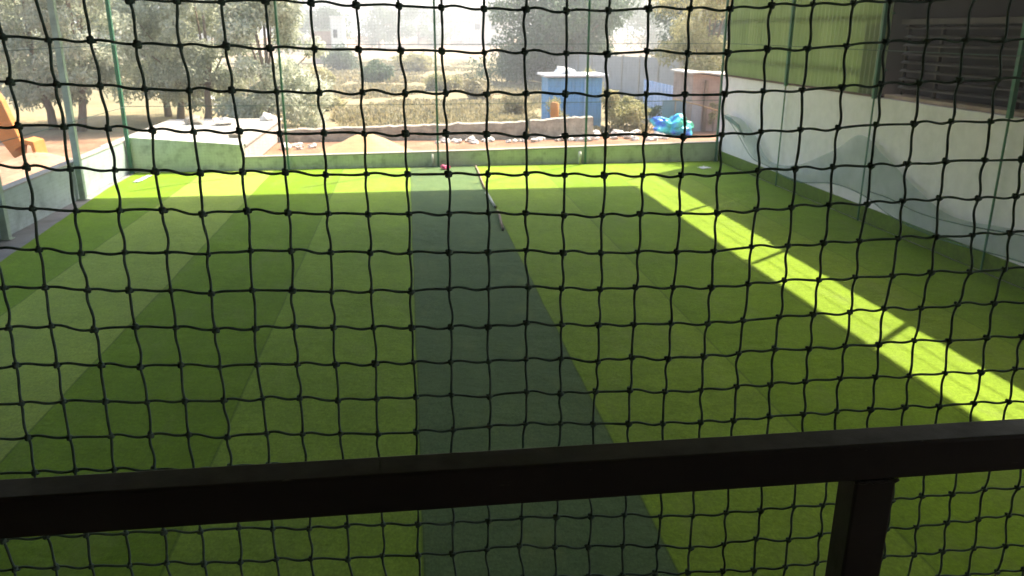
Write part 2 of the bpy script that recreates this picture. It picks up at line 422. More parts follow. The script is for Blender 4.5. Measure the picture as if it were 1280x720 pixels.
# ------------------------------------------------------------------ green sheets on the right wall
def corrugated(y0, y1, z0, z1, x, pitch=.19, amp=.03, n=6):
    N = int((y1 - y0) / pitch) * n
    vs = []; fs = []
    for k in range(N + 1):
        y = y0 + (y1 - y0) * k / N; ph = (k % n) / n
        dx = amp * max(-1, min(1, 2.2 * math.sin(2 * math.pi * ph)))
        vs += [(x + dx, y, z0), (x + dx, y, z1)]
    fs = [(2 * k, 2 * k + 2, 2 * k + 3, 2 * k + 1) for k in range(N)]
    m = MB(); m.add(vs, fs)
    return m
for (a, b, l) in ((20.84, 25.5, 'green translucent corrugated sheet screen nearer the far corner on the right wall'),
                  (16.64, 20.82, 'green translucent corrugated sheet screen next to the dark shed on the right wall')):
    e = empty('sheet_screen', (10.12, (a + b) / 2, 2.725), label=l, cat='fence', group='green corrugated sheet screens on the right wall')
    h = (b - a) / 2
    o = corrugated(-h, h, .01, 2.75, 0).build('sheeting', M['sheet'], e, fix=False)
    sm = o.modifiers.new('thick', 'SOLIDIFY'); sm.thickness = .003
    MB().box(-.13, .09, -h, h, -.003, .035).build('sun_slit_cover', M['brownroll'], e)  # dark strip added to cover the sunlit slit along the wall top
    for z in (.55, 1.7, 2.6):
        MB().box(.025, .06, -h, h, z, z + .04).build('rail', M['green'], e)

# dark shed behind the wall on the right
sh = empty('dark_shed', (10.22, 9, 0), label='dark brown shed with corrugated shutter and horizontal slats behind the right wall', cat='shed')
MB().box(.55, 6, -11, 9.1, 0, 5.45).build('body', M['dark'], sh)
# slatted opening
for k in range(8):
    z = 2.93 + k * .17
    MB().prism([(.08, z), (.16, z + .035), (.17, z + .06), (.09, z + .028)], -6, 7.4).build('slat', M['slat'], sh)
for y in (7.42, 6.3, 4.0, 1.7, -.6, -2.9):
    MB().box(.175, .235, y - .03, y + .03, 2.72, 4.2).build('upright', M['slat'], sh)
MB().box(.05, .3, -11, 7.5, 4.22, 4.32).build('lintel', M['slat'], sh)
o = corrugated(-11, 3.6, 4.33, 5.45, .2, .16, .03).build('shutter', M['brownroll'], sh, fix=False)
MB().box(.24, .54, 3.62, 7.5, 4.33, 5.45).build('upper_panel', M['dark'], sh)
MB().box(-.12, .35, -11, 7.5, 2.725, 2.80).build('ledge', M['brown'], sh, bevel=.01)
MB().box(-.12, 6.2, -11, 8.4, 5.46, 5.54).build('roof', M['brownroll'], sh)

# draped shade netting on the right wall
A = [(24.6, 1.62), (24.0, 1.60), (23.2, 1.58), (22.2, 1.22), (21.2, .66), (19.6, .80), (17.8, 1.42), (16.8, 1.9), (15.8, 1.59), (14.6, 1.16), (13.3, .86), (11.7, .98), (9, 1.2)]
Bq = [(24.6, 1.50), (24.1, 1.40), (23.4, 1.10), (22.3, .60), (21.2, .52), (19.5, .40), (17.6, .68), (16.3, .66), (15.2, .45), (14.1, .38), (13.1, .39), (11.6, .50), (9, .6)]
def interp(P, t):
    s = t * (len(P) - 1); i = min(int(s), len(P) - 2); u = s - i
    p0 = P[max(i - 1, 0)]; p1 = P[i]; p2 = P[i + 1]; p3 = P[min(i + 2, len(P) - 1)]
    return [.5 * (2 * p1[k] + (p2[k] - p0[k]) * u + (2 * p0[k] - 5 * p1[k] + 4 * p2[k] - p3[k]) * u * u + (3 * p1[k] - p0[k] - 3 * p2[k] + p3[k]) * u ** 3) for k in (0, 1)]
dn = empty('shade_net', (9.86, 17, .4), label='translucent green shade netting sagging in swags against the white right wall', cat='netting')
vs = []; NU, NV = 140, 14
for i in range(NU + 1):
    a = interp(A, i / NU); b = interp(Bq, i / NU)
    for j in range(NV + 1):
        t = j / NV; y = a[0] + (b[0] - a[0]) * t; z = a[1] + (b[1] - a[1]) * t
        fold = .035 * math.sin(t * 9 + y * 1.3) + .03 * mnoise.noise(Vector((y * 1.1, z * 3, 0)))
        vs.append((.06 - .04 + fold - .03, y - 17, z - .4))
fs = [(i * (NV + 1) + j, (i + 1) * (NV + 1) + j, (i + 1) * (NV + 1) + j + 1, i * (NV + 1) + j + 1) for i in range(NU) for j in range(NV)]
MB().add(vs, fs).build('swag', M['gauze'], dn, smooth=True, fix=False)
hem = [(-.05, interp(Bq, i / 80)[0] - 17, interp(Bq, i / 80)[1] - .4) for i in range(81)]
MB().tube(hem, .014, 5).build('hem', M['gauze2'], dn)
cu = [(24.6, 1.57), (24.1, 1.5), (23.4, 1.36), (22.9, 1.1)]
MB().tube([(-.07, a - 17, b - .4) for a, b in cu], [.02, .06, .05, .02], 6).build('bunched_end', M['gauze2'], dn, smooth=True)
fold2 = [(16.0, .80), (15.7, .80), (15.3, .8), (14.2, .72), (13, .78), (11.7, .92), (10, 1.1)]
MB().tube([(-.09, interp(fold2, i / 40)[0] - 17, interp(fold2, i / 40)[1] - .4) for i in range(41)], .012, 5).build('cord', M['gauze2'], dn)

# ------------------------------------------------------------------ roof over the pitch and viewing platform (mostly out of the picture)
rf = empty('canopy_roof', (0, 9, 7), label='metal sheet canopy roof carried on steel trusses above the whole pitch', cat='roof')
MB().box(XL - 1.0, 9.93, -17, 15.45, .02, .06).build('roof_sheet', surf('roof_underside', (.42, .43, .42), .6, .1, 2, bump=.1), rf)
for y in (-12, -4, 3.5, 7.8, 12.0, 15.3):
    MB().box(XL - 1, 9.93, y - .05, y + .05, -.12, 0).build('beam', M['green'], rf)
for zc, xc in ((-1.1, 9.97), (-.55, 10.0)):
    MB().tube([(xc, -15, zc), (xc, 16.2, zc)], .009, 6).build('side_wire', M['wire'], rf)

pl = empty('viewing_platform', (0, 0, 2.5), label='raised viewing platform behind the black railing', cat='platform')
MB().box(-8.3, 9.9, -5, .80, -.16, 0).build('deck', M['concrete'], pl, bevel=.01)
MB().box(-8.3, 9.9, -5.2, -5, -2.5, 4.4).build('rear_wall', M['brownroll'], pl)
MB().box(-8.75, -8.45, -5.2, 7.4, -2.5, 4.4).build('side_wall', M['brownroll'], pl)  # unseen wall added on the left to keep light off the near turf
MB().box(-8.3, 9.9, .55, .75, -2.5, -.162).build('front_wall', M['brownroll'], pl)

# ------------------------------------------------------------------ railing
rl = empty('railing', (.2, .78, 2.5), label='black painted square steel railing in front of the net', cat='railing')
o = MB().box(-1.7, 2.3, -.021, .021, 1.105, 1.152).build('top_rail', M['rail'], rl, bevel=.0035)
for x in (.319, -1.1, 1.73):
    MB().box(x - .025, x + .025, -.019, .019, .0, 1.104).build('upright', M['rail'], rl, bevel=.003)
for x in (.319, -1.1, 1.73):
    MB().tube([(x - .027 + .054 * q / 12, -.0195, 1.1025 + .0012 * math.sin(q * 2.2)) for q in range(13)], [.0022 + .0006 * math.sin(q * 2.9) for q in range(13)], 6).build('weld', M['rail'], rl, smooth=True)
MB().box(-1.7, 2.3, -.012, .012, .12, .15).build('lower_rail', M['rail'], rl, bevel=.002)
rl.rotation_euler = (0, R(.18), 0)

# ------------------------------------------------------------------ the net in front of the camera
KNOTS = """-2117 8976 -2035 8979 -1952 8978 -1870 8976 -1782 8983 -1694 8973 -1610 8970 -1526 8969 -1437 8968 -1351 8966 -1268 8969 -1181 8962 -1097 8963 -1007 8960 -926 8961 -843 8956 -756 8954 -676 8950 -601 8947 -514 8937 -429 8939 -348 8932 -264 8931 -178 8931 -97 8929 -15 8923 71 8925 153 8920 238 8916 324 8923 404 8922 492 8924 575 8921 669 8928 749 8926 844 8928 935 8930 1022 8934 1115 8941 1201 8942 1298 8954 1388 8961 1481 8964 1563 8962 1654 8959 1735 8960 1822 8960 1904 8953 1992 8958 2080 8954 2163 8953 2248 8952 2332 8949 2419 8948 2506 8952 2594 8947 2671 8941 2760 8942 2841 8942 2935 8934 3015 8934
-2122 8898 -2031 8895 -1949 8894 -1861 8894 -1777 8888 -1695 8886 -1606 8888 -1525 8884 -1437 8882 -1355 8883 -1262 8880 -1183 8876 -1100 8878 -1009 8875 -925 8874 -840 8868 -759 8868 -678 8862 -596 8859 -509 8855 -430 8854 -345 8853 -269 8848 -182 8844 -96 8844 -12 8840 73 8838 153 8839 237 8842 325 8842 408 8836 494 8839 579 8839 667 8844 753 8845 841 8843 930 8845 1021 8854 1112 8858 1206 8862 1294 8866 1383 8875 1476 8882 1565 8881 1651 8875 1737 8874 1821 8874 1907 8872 1991 8870 2073 8868 2160 8870 2252 8861 2335 8864 2417 8863 2504 8856 2590 8859 2676 8854 2763 8857 2844 8852 2932 8851 3022 8851
-2124 8810 -2036 8816 -1951 8809 -1864 8807 -1775 8804 -1693 8804 -1608 8799 -1519 8800 -1438 8796 -1355 8798 -1265 8797 -1179 8795 -1097 8794 -1010 8790 -924 8792 -840 8786 -756 8787 -676 8778 -594 8777 -516 8772 -426 8765 -343 8766 -265 8762 -185 8758 -93 8755 -10 8755 72 8753 148 8751 238 8749 320 8752 407 8747 492 8754 579 8756 671 8755 752 8754 843 8762 932 8764 1020 8768 1110 8771 1199 8773 1293 8779 1384 8790 1480 8802 1568 8792 1653 8793 1735 8793 1820 8781 1909 8786 1996 8784 2075 8787 2161 8783 2252 8781 2334 8779 2422 8775 2507 8777 2596 8773 2674 8774 2760 8771 2847 8772 2931 8767 3012 8763
-2118 8725 -2038 8722 -1949 8724 -1868 8723 -1779 8722 -1696 8723 -1608 8716 -1525 8715 -1436 8713 -1350 8713 -1264 8712 -1182 8704 -1096 8709 -1011 8707 -927 8703 -843 8705 -758 8696 -679 8693 -590 8691 -513 8689 -426 8685 -345 8682 -263 8678 -183 8677 -97 8677 -19 8671 72 8667 155 8669 239 8665 323 8669 411 8667 494 8668 583 8666 664 8670 752 8671 843 8676 929 8680 1017 8683 1108 8683 1204 8690 1292 8696 1388 8703 1480 8713 1564 8708 1650 8710 1739 8708 1822 8703 1909 8701 1995 8702 2076 8699 2163 8701 2255 8695 2334 8688 2420 8692 2503 8692 2587 8688 2676 8684 2764 8688 2844 8680 2934 8682 3015 8680
-2122 8641 -2034 8641 -1947 8642 -1864 8639 -1777 8637 -1697 8635 -1609 8636 -1523 8631 -1437 8632 -1352 8626 -1267 8624 -1182 8623 -1096 8626 -1012 8620 -926 8620 -843 8615 -758 8614 -676 8607 -596 8606 -508 8602 -429 8598 -349 8593 -264 8592 -181 8586 -95 8591 -15 8586 70 8585 150 8586 237 8585 323 8580 408 8584 492 8581 579 8579 671 8586 755 8590 841 8590 936 8595 1016 8589 1109 8604 1201 8606 1296 8610 1387 8620 1481 8626 1564 8625 1650 8625 1743 8619 1817 8618 1908 8620 1995 8613 2076 8617 2161 8615 2248 8612 2336 8611 2422 8605 2506 8605 2591 8607 2675 8600 2760 8600 2849 8597 2935 8598 3017 8592
-2121 8558 -2040 8558 -1947 8554 -1864 8557 -1777 8548 -1694 8548 -1609 8541 -1522 8544 -1438 8543 -1351 8541 -1269 8541 -1178 8538 -1093 8537 -1012 8539 -928 8536 -841 8533 -761 8525 -673 8524 -594 8518 -510 8512 -432 8512 -348 8508 -264 8506 -181 8508 -95 8505 -14 8499 66 8497 149 8496 240 8500 325 8494 410 8495 496 8497 583 8504 670 8505 755 8501 846 8509 930 8508 1018 8511 1114 8516 1201 8518 1295 8529 1388 8534 1477 8544 1565 8538 1653 8532 1736 8535 1823 8537 1908 8528 1992 8531 2079 8526 2160 8528 2250 8525 2330 8528 2413 8521 2510 8520 2591 8516 2679 8514 2762 8516 2845 8516 2929 8511 3018 8510
-2120 8474 -2037 8469 -1952 8467 -1863 8466 -1779 8465 -1696 8465 -1611 8462 -1520 8457 -1438 8455 -1354 8453 -1268 8454 -1181 8457 -1096 8453 -1011 8450 -928 8444 -840 8451 -757 8441 -672 8437 -595 8432 -514 8430 -424 8427 -349 8423 -264 8417 -180 8420 -97 8418 -17 8411 73 8416 150 8413 238 8413 324 8410 409 8412 494 8408 573 8411 664 8415 757 8418 842 8420 935 8421 1024 8429 1112 8435 1201 8439 1292 8440 1384 8449 1478 8455 1563 8456 1655 8452 1740 8452 1827 8449 1904 8451 1992 8443 2077 8440 2163 8439 2253 8442 2331 8435 2419 8432 2505 8435 2589 8432 2677 8436 2765 8431 2849 8427 2933 8425 3020 8423
-2124 8387 -2035 8381 -1952 8384 -1865 8380 -1780 8379 -1691 8380 -1612 8371 -1523 8378 -1438 8375 -1354 8368 -1265 8370 -1180 8365 -1096 8365 -1009 8364 -927 8362 -837 8362 -760 8355 -678 8357 -598 8347 -510 8349 -429 8344 -344 8342 -263 8340 -180 8337 -100 8334 -17 8326 71 8326 155 8325 242 8327 321 8327 411 8325 496 8332 583 8328 666 8331 752 8325 842 8332 936 8338 1019 8339 1113 8344 1201 8351 1295 8357 1387 8367 1485 8366 1572 8369 1654 8365 1738 8366 1822 8366 1909 8360 1993 8362 2080 8358 2163 8357 2247 8352 2339 8353 2420 8350 2509 8355 2590 8350 2675 8352 2764 8344 2850 8345 2934 8343 3017 8339
-2120 8302 -2038 8305 -1951 8297 -1867 8298 -1777 8296 -1692 8290 -1610 8291 -1523 8291 -1443 8296 -1354 8288 -1265 8287 -1181 8277 -1099 8284 -1013 8278 -931 8281 -839 8275 -758 8272 -678 8268 -593 8266 -512 8254 -427 8253 -345 8252 -264 8254 -179 8251 -94 8247 -11 8246 72 8243 157 8241 241 8240 323 8237 409 8238 493 8242 579 8242 666 8242 755 8249 846 8251 935 8254 1017 8258 1107 8260 1206 8266 1293 8273 1385 8275 1483 8284 1566 8285 1649 8283 1738 8280 1823 8277 1902 8276 1991 8277 2079 8272 2164 8275 2252 8271 2336 8268 2420 8268 2505 8266 2588 8260 2672 8261 2765 8263 2845 8255 2935 8258 3015 8258
-2118 8222 -2033 8219 -1947 8213 -1863 8212 -1775 8210 -1695 8212 -1604 8212 -1518 8204 -1437 8204 -1350 8199 -1265 8203 -1181 8201 -1091 8199 -1006 8200 -922 8197 -838 8197 -749 8189 -670 8183 -593 8183 -510 8175 -431 8172 -346 8172 -264 8167 -179 8166 -94 8164 -11 8162 71 8160 157 8157 239 8158 325 8155 410 8153 493 8159 580 8154 667 8155 754 8162 844 8163 933 8168 1021 8176 1114 8177 1203 8179 1291 8178 1387 8188 1483 8194 1568 8197 1652 8193 1740 8193 1819 8186 1912 8189 1989 8183 2079 8182 2166 8183 2251 8178 2337 8184 2419 8181 2509 8178 2592 8172 2675 8175 2765 8174 2850 8172 2933 8165 3020 8168
-2117 8132 -2033 8131 -1946 8130 -1861 8132 -1775 8133 -1693 8123 -1602 8130 -1516 8125 -1432 8123 -1351 8120 -1262 8118 -1173 8114 -1093 8119 -1008 8112 -924 8111 -832 8112 -752 8107 -670 8102 -589 8099 -508 8092 -425 8088 -345 8088 -259 8084 -176 8082 -91 8081 -6 8078 77 8078 161 8075 243 8075 325 8074 412 8073 496 8072 581 8071 669 8071 755 8075 843 8077 934 8082 1025 8088 1114 8089 1205 8095 1293 8096 1390 8100 1484 8107 1565 8104 1653 8107 1738 8103 1828 8099 1906 8101 1995 8097 2080 8095 2166 8093 2252 8090 2334 8091 2420 8091 2507 8086 2593 8084 2674 8081 2761 8081 2849 8083 2935 8083 3022 8077
-2112 8056 -2032 8053 -1943 8051 -1857 8049 -1773 8046 -1688 8044 -1602 8039 -1517 8045 -1431 8040 -1346 8037 -1264 8036 -1177 8038 -1093 8036 -1009 8030 -920 8033 -836 8024 -753 8024 -669 8021 -588 8017 -505 8012 -427 8008 -339 8008 -260 8002 -173 8001 -92 7998 -8 7997 75 7996 160 7993 242 7988 327 7987 413 7987 498 7988 583 7981 669 7985 758 7990 848 7993 936 7995 1027 8000 1115 8001 1205 8005 1296 8004 1389 8013 1479 8016 1565 8017 1654 8012 1743 8013 1822 8013 1909 8016 1997 8008 2079 8006 2164 8007 2249 8007 2336 8002 2424 7995 2504 8000 2592 7997 2679 7994 2763 7990 2844 7995 2932 7989 3023 7991
-2117 7969 -2031 7967 -1944 7968 -1859 7967 -1773 7968 -1685 7958 -1601 7958 -1521 7961 -1434 7957 -1345 7954 -1264 7955 -1173 7954 -1095 7949 -1006 7954 -918 7950 -832 7945 -754 7943 -672 7938 -587 7935 -510 7930 -424 7925 -341 7925 -256 7923 -175 7916 -92 7915 -7 7913 78 7911 162 7909 244 7909 327 7904 413 7902 498 7900 583 7900 668 7900 758 7905 846 7907 934 7909 1027 7909 1115 7912 1205 7916 1297 7918 1386 7918 1482 7931 1564 7928 1653 7924 1739 7926 1825 7921 1908 7925 1995 7918 2080 7921 2164 7917 2256 7915 2335 7911 2419 7915 2506 7907 2589 7908 2679 7905 2764 7904 2849 7904 2935 7900 3018 7901
-2119 7888 -2030 7889 -1946 7884 -1860 7881 -1775 7882 -1689 7877 -1605 7873 -1516 7875 -1432 7872 -1348 7874 -1260 7868 -1175 7869 -1093 7869 -1007 7865 -922 7865 -835 7862 -756 7860 -673 7853 -589 7852 -506 7850 -429 7840 -340 7844 -258 7838 -175 7834 -93 7830 -8 7828 78 7826 162 7825 243 7823 327 7817 412 7814 497 7816 584 7815 670 7814 762 7819 845 7821 936 7824 1028 7823 1115 7828 1202 7832 1298 7829 1392 7832 1478 7840 1566 7842 1651 7841 1736 7833 1823 7832 1908 7835 1992 7831 2084 7830 2164 7829 2249 7826 2335 7819 2423 7820 2503 7822 2591 7816 2677 7815 2760 7812 2845 7815 2933 7813 3020 7811
-2119 7804 -2028 7803 -1946 7801 -1860 7801 -1776 7798 -1692 7794 -1604 7797 -1517 7793 -1436 7793 -1347 7786 -1261 7790 -1174 7784 -1095 7787 -1011 7781 -924 7779 -840 7779 -757 7776 -678 7765 -592 7764 -509 7761 -427 7755 -341 7759 -258 7756 -176 7750 -93 7747 -10 7744 76 7741 161 7738 245 7739 327 7732 412 7729 495 7730 584 7727 670 7726 759 7733 845 7733 931 7736 1021 7737 1115 7740 1210 7741 1301 7742 1394 7745 1481 7753 1566 7750 1653 7750 1738 7744 1822 7743 1907 7744 1989 7743 2080 7742 2164 7737 2246 7735 2334 7739 2420 7734 2502 7733 2589 7726 2671 7728 2758 7731 2846 7723 2930 7728 3015 7724
-2117 7725 -2032 7719 -1946 7718 -1860 7716 -1772 7715 -1690 7712 -1605 7712 -1520 7712 -1436 7706 -1347 7706 -1266 7708 -1177 7697 -1094 7704 -1006 7699 -919 7697 -835 7699 -757 7696 -674 7688 -594 7683 -510 7679 -430 7669 -345 7673 -262 7669 -179 7664 -95 7661 -10 7657 74 7659 160 7656 249 7656 325 7649 413 7644 494 7646 582 7643 671 7641 758 7645 845 7650 931 7646 1023 7650 1117 7649 1211 7655 1307 7653 1396 7656 1477 7664 1563 7664 1651 7660 1738 7657 1819 7661 1905 7658 1990 7653 2076 7653 2161 7651 2248 7652 2333 7649 2420 7643 2499 7648 2592 7642 2675 7638 2756 7640 2841 7639 2929 7636 3020 7638
-2120 7641 -2037 7635 -1948 7638 -1865 7635 -1778 7629 -1693 7634 -1607 7630 -1520 7625 -1433 7629 -1347 7627 -1267 7620 -1182 7618 -1097 7621 -1006 7615 -922 7612 -840 7613 -756 7614 -673 7601 -591 7603 -510 7597 -428 7588 -346 7587 -264 7587 -181 7582 -95 7577 -11 7574 75 7569 159 7566 246 7571 327 7563 412 7559 494 7558 582 7556 668 7553 753 7558 842 7561 925 7564 1017 7564 1105 7568 1200 7566 1291 7572 1385 7572 1476 7573 1558 7574 1648 7571 1732 7568 1818 7567 1905 7564 1990 7566 2078 7566 2161 7560 2241 7560 2334 7562 2410 7555 2501 7553 2588 7554 2672 7552 2754 7548 2842 7551 2925 7546 3016 7545
-2120 7553 -2035 7555 -1945 7553 -1862 7550 -1780 7552 -1693 7550 -1607 7550 -1518 7541 -1434 7543 -1351 7540 -1265 7536 -1184 7535 -1096 7537 -1009 7534 -927 7528 -839 7530 -758 7527 -670 7521 -592 7513 -509 7512 -429 7502 -349 7505 -264 7501 -181 7496 -95 7494 -11 7491 73 7487 159 7482 245 7482 327 7479 413 7469 494 7476 579 7470 664 7472 750 7475 839 7481 925 7477 1016 7480 1105 7476 1194 7484 1285 7479 1382 7483 1474 7483 1562 7485 1647 7487 1732 7481 1812 7481 1903 7476 1989 7474 2072 7480 2161 7475 2246 7473 2331 7475 2415 7470 2500 7466 2580 7460 2675 7467 2756 7462 2844 7458 2932 7456 3012 7450
-2120 7471 -2034 7467 -1952 7468 -1867 7471 -1776 7468 -1697 7465 -1608 7463 -1524 7461 -1442 7458 -1351 7454 -1269 7457 -1187 7453 -1102 7450 -1016 7447 -928 7447 -841 7445 -757 7444 -673 7437 -588 7431 -509 7429 -428 7424 -346 7423 -265 7420 -182 7409 -96 7408 -8 7408 73 7406 160 7396 247 7403 326 7393 410 7392 491 7393 576 7386 665 7385 752 7391 836 7390 923 7393 1015 7395 1106 7394 1195 7391 1290 7394 1385 7391 1474 7397 1560 7390 1649 7394 1728 7391 1817 7389 1901 7388 1989 7386 2074 7387 2158 7387 2244 7380 2330 7381 2414 7380 2506 7378 2586 7375 2674 7374 2754 7370 2843 7373 2923 7368 3014 7370
-2128 7386 -2038 7384 -1955 7382 -1872 7382 -1783 7377 -1698 7381 -1612 7379 -1529 7379 -1444 7378 -1357 7370 -1273 7370 -1187 7367 -1101 7369 -1012 7365 -926 7362 -842 7363 -757 7359 -673 7355 -592 7350 -511 7345 -429 7335 -344 7337 -265 7332 -181 7327 -97 7321 -11 7320 75 7318 159 7321 244 7321 328 7314 407 7309 493 7305 576 7302 669 7300 750 7302 841 7307 927 7308 1016 7306 1107 7305 1198 7306 1288 7305 1383 7306 1478 7305 1557 7304 1646 7302 1727 7307 1820 7305 1898 7300 1989 7299 2068 7296 2153 7292 2248 7295 2325 7289 2415 7289 2501 7287 2584 7288 2668 7281 2753 7282 2840 7282 2926 7282 3010 7282
-2122 7304 -2041 7304 -1955 7300 -1871 7296 -1788 7298 -1697 7292 -1615 7293 -1530 7289 -1445 7285 -1358 7287 -1268 7288 -1188 7285 -1098 7287 -1016 7281 -934 7279 -842 7278 -759 7276 -678 7272 -597 7263 -510 7256 -432 7258 -347 7257 -269 7247 -182 7245 -100 7239 -12 7235 67 7238 157 7233 235 7226 320 7223 407 7226 494 7219 578 7216 669 7212 754 7213 838 7211 932 7214 1025 7212 1105 7216 1199 7214 1284 7220 1382 7219 1472 7221 1558 7218 1644 7219 1729 7214 1818 7213 1901 7211 1988 7208 2073 7213 2158 7204 2240 7205 2325 7199 2411 7199 2501 7196 2588 7196 2670 7198 2756 7196 2838 7188 2925 7187 3010 7192
-2129 7217 -2046 7216 -1958 7211 -1872 7210 -1787 7210 -1699 7212 -1616 7208 -1530 7210 -1443 7205 -1359 7207 -1278 7203 -1191 7203 -1105 7198 -1021 7197 -931 7199 -850 7192 -755 7191 -681 7186 -605 7185 -515 7173 -430 7171 -352 7169 -265 7163 -183 7157 -103 7159 -12 7154 69 7148 152 7144 241 7142 323 7140 404 7142 492 7133 580 7131 666 7129 755 7130 838 7131 930 7125 1019 7128 1112 7125 1200 7127 1291 7127 1381 7130 1471 7125 1559 7128 1645 7129 1730 7128 1815 7124 1903 7124 1986 7121 2070 7117 2158 7119 2242 7118 2333 7119 2414 7115 2501 7113 2587 7110 2672 7108 2755 7106 2842 7107 2927 7104 3015 7099
-2130 7135 -2044 7129 -1957 7130 -1876 7133 -1791 7127 -1704 7125 -1616 7121 -1532 7121 -1449 7123 -1361 7118 -1277 7116 -1190 7114 -1102 7107 -1024 7111 -938 7110 -850 7110 -764 7108 -680 7103 -597 7098 -517 7091 -431 7092 -354 7085 -270 7080 -182 7082 -98 7077 -15 7072 68 7065 155 7064 237 7064 323 7059 409 7056 494 7052 585 7044 668 7040 753 7044 846 7041 933 7048 1012 7042 1110 7041 1207 7038 1292 7041 1377 7039 1469 7046 1566 7043 1647 7036 1728 7033 1817 7029 1902 7031 1989 7032 2071 7030 2152 7029 2245 7022 2331 7024 2415 7020 2501 7023 2585 7017 2672 7021 2757 7019 2840 7015 2928 7013 3019 7012
-2132 7050 -2048 7047 -1958 7044 -1875 7041 -1789 7040 -1699 7041 -1619 7035 -1528 7040 -1446 7035 -1361 7032 -1272 7032 -1194 7028 -1112 7030 -1018 7031 -930 7029 -845 7023 -769 7018 -686 7012 -604 7009 -520 7001 -437 6996 -354 6999 -274 6992 -186 6986 -104 6987 -18 6982 66 6976 150 6980 232 6982 320 6972 406 6964 494 6961 583 6958 670 6945 757 6949 842 6959 930 6946 1018 6953 1115 6949 1208 6949 1292 6946 1380 6951 1472 6951 1558 6958 1648 6951 1734 6945 1820 6946 1906 6943 1988 6940 2073 6938 2158 6940 2246 6940 2333 6937 2413 6935 2504 6929 2584 6928 2669 6928 2755 6928 2840 6925 2927 6921 3016 6922
-2130 6961 -2044 6962 -1961 6955 -1873 6959 -1789 6956 -1704 6954 -1621 6952 -1533 6949 -1450 6953 -1361 6947 -1278 6939 -1195 6943 -1103 6937 -1023 6945 -934 6940 -847 6937 -767 6935 -681 6927 -596 6921 -518 6928 -434 6918 -352 6912 -268 6907 -181 6908 -97 6904 -16 6900 71 6896 153 6888 242 6887 324 6880 409 6880 497 6874 581 6874 669 6870 762 6866 847 6861 935 6860 1021 6862 1109 6864 1212 6862 1301 6858 1384 6861 1477 6860 1572 6859 1648 6858 1728 6853 1817 6853 1902 6854 1990 6851 2071 6853 2160 6850 2245 6847 2333 6845 2420 6843 2507 6837 2587 6842 2673 6837 2755 6839 2840 6836 2930 6835 3019 6830
-2134 6876 -2050 6877 -1962 6874 -1878 6872 -1791 6870 -1707 6871 -1621 6861 -1532 6865 -1450 6870 -1363 6859 -1279 6861 -1192 6862 -1104 6855 -1021 6857 -937 6853 -848 6853 -770 6847 -684 6844 -602 6843 -519 6833 -433 6826 -352 6829 -270 6821 -180 6820 -99 6815 -17 6812 69 6813 155 6803 239 6800 321 6795 413 6790 494 6793 585 6785 672 6784 760 6784 843 6783 934 6777 1027 6777 1114 6776 1197 6773 1293 6777 1389 6776 1477 6773 1563 6775 1643 6776 1737 6777 1817 6770 1905 6765 1988 6764 2077 6766 2164 6762 2243 6763 2333 6761 2420 6757 2505 6754 2588 6756 2673 6754 2756 6750 2845 6747 2928 6754 3016 6745
-2134 6795 -2053 6789 -1959 6787 -1874 6784 -1790 6785 -1705 6784 -1619 6785 -1534 6779 -1449 6778 -1367 6772 -1281 6776 -1194 6773 -1100 6775 -1022 6769 -933 6767 -847 6768 -764 6761 -681 6754 -601 6757 -515 6746 -432 6747 -350 6740 -267 6736 -181 6735 -97 6731 -18 6726 74 6719 154 6716 236 6715 326 6713 410 6710 491 6707 583 6702 668 6698 759 6696 840 6696 931 6694 1025 6692 1111 6697 1198 6692 1295 6694 1390 6689 1479 6691 1562 6688 1645 6689 1735 6684 1821 6683 1902 6676 1993 6683 2075 6679 2158 6679 2246 6677 2332 6671 2413 6674 2498 6672 2590 6667 2675 6668 2760 6665 2844 6666 2934 6665 3016 6658
-2131 6705 -2046 6706 -1958 6705 -1875 6702 -1787 6698 -1704 6702 -1619 6699 -1531 6700 -1445 6690 -1363 6693 -1275 6691 -1187 6691 -1109 6686 -1026 6690 -936 6683 -854 6681 -766 6677 -684 6672 -595 6668 -520 6664 -434 6661 -351 6654 -267 6654 -186 6653 -95 6640 -16 6643 72 6641 149 6630 237 6631 321 6627 410 6625 492 6620 582 6616 672 6614 759 6611 848 6615 930 6610 1022 6605 1113 6608 1200 6606 1295 6605 1383 6610 1475 6607 1566 6606 1644 6602 1733 6601 1821 6601 1905 6599 1993 6599 2071 6600 2160 6595 2243 6590 2329 6592 2420 6588 2502 6587 2586 6583 2672 6585 2759 6578 2845 6581 2933 6577 3016 6582
-2132 6621 -2045 6619 -1961 6617 -1877 6619 -1791 6613 -1705 6613 -1618 6614 -1529 6607 -1449 6604 -1362 6608 -1279 6603 -1194 6600 -1105 6607 -1024 6604 -936 6595 -849 6599 -766 6592 -679 6588 -598 6586 -519 6576 -438 6575 -349 6568 -268 6572 -187 6565 -98 6562 -18 6557 66 6555 152 6549 237 6545 320 6542 411 6538 499 6536 584 6534 673 6528 755 6527 845 6526 934 6525 1020 6522 1112 6516 1205 6519 1292 6521 1384 6517 1477 6525 1566 6523 1647 6517 1736 6520 1819 6512 1900 6516 1986 6512 2078 6518 2162 6508 2248 6508 2335 6506 2416 6498 2504 6500 2592 6497 2674 6496 2757 6501 2845 6494 2932 6491 3015 6490
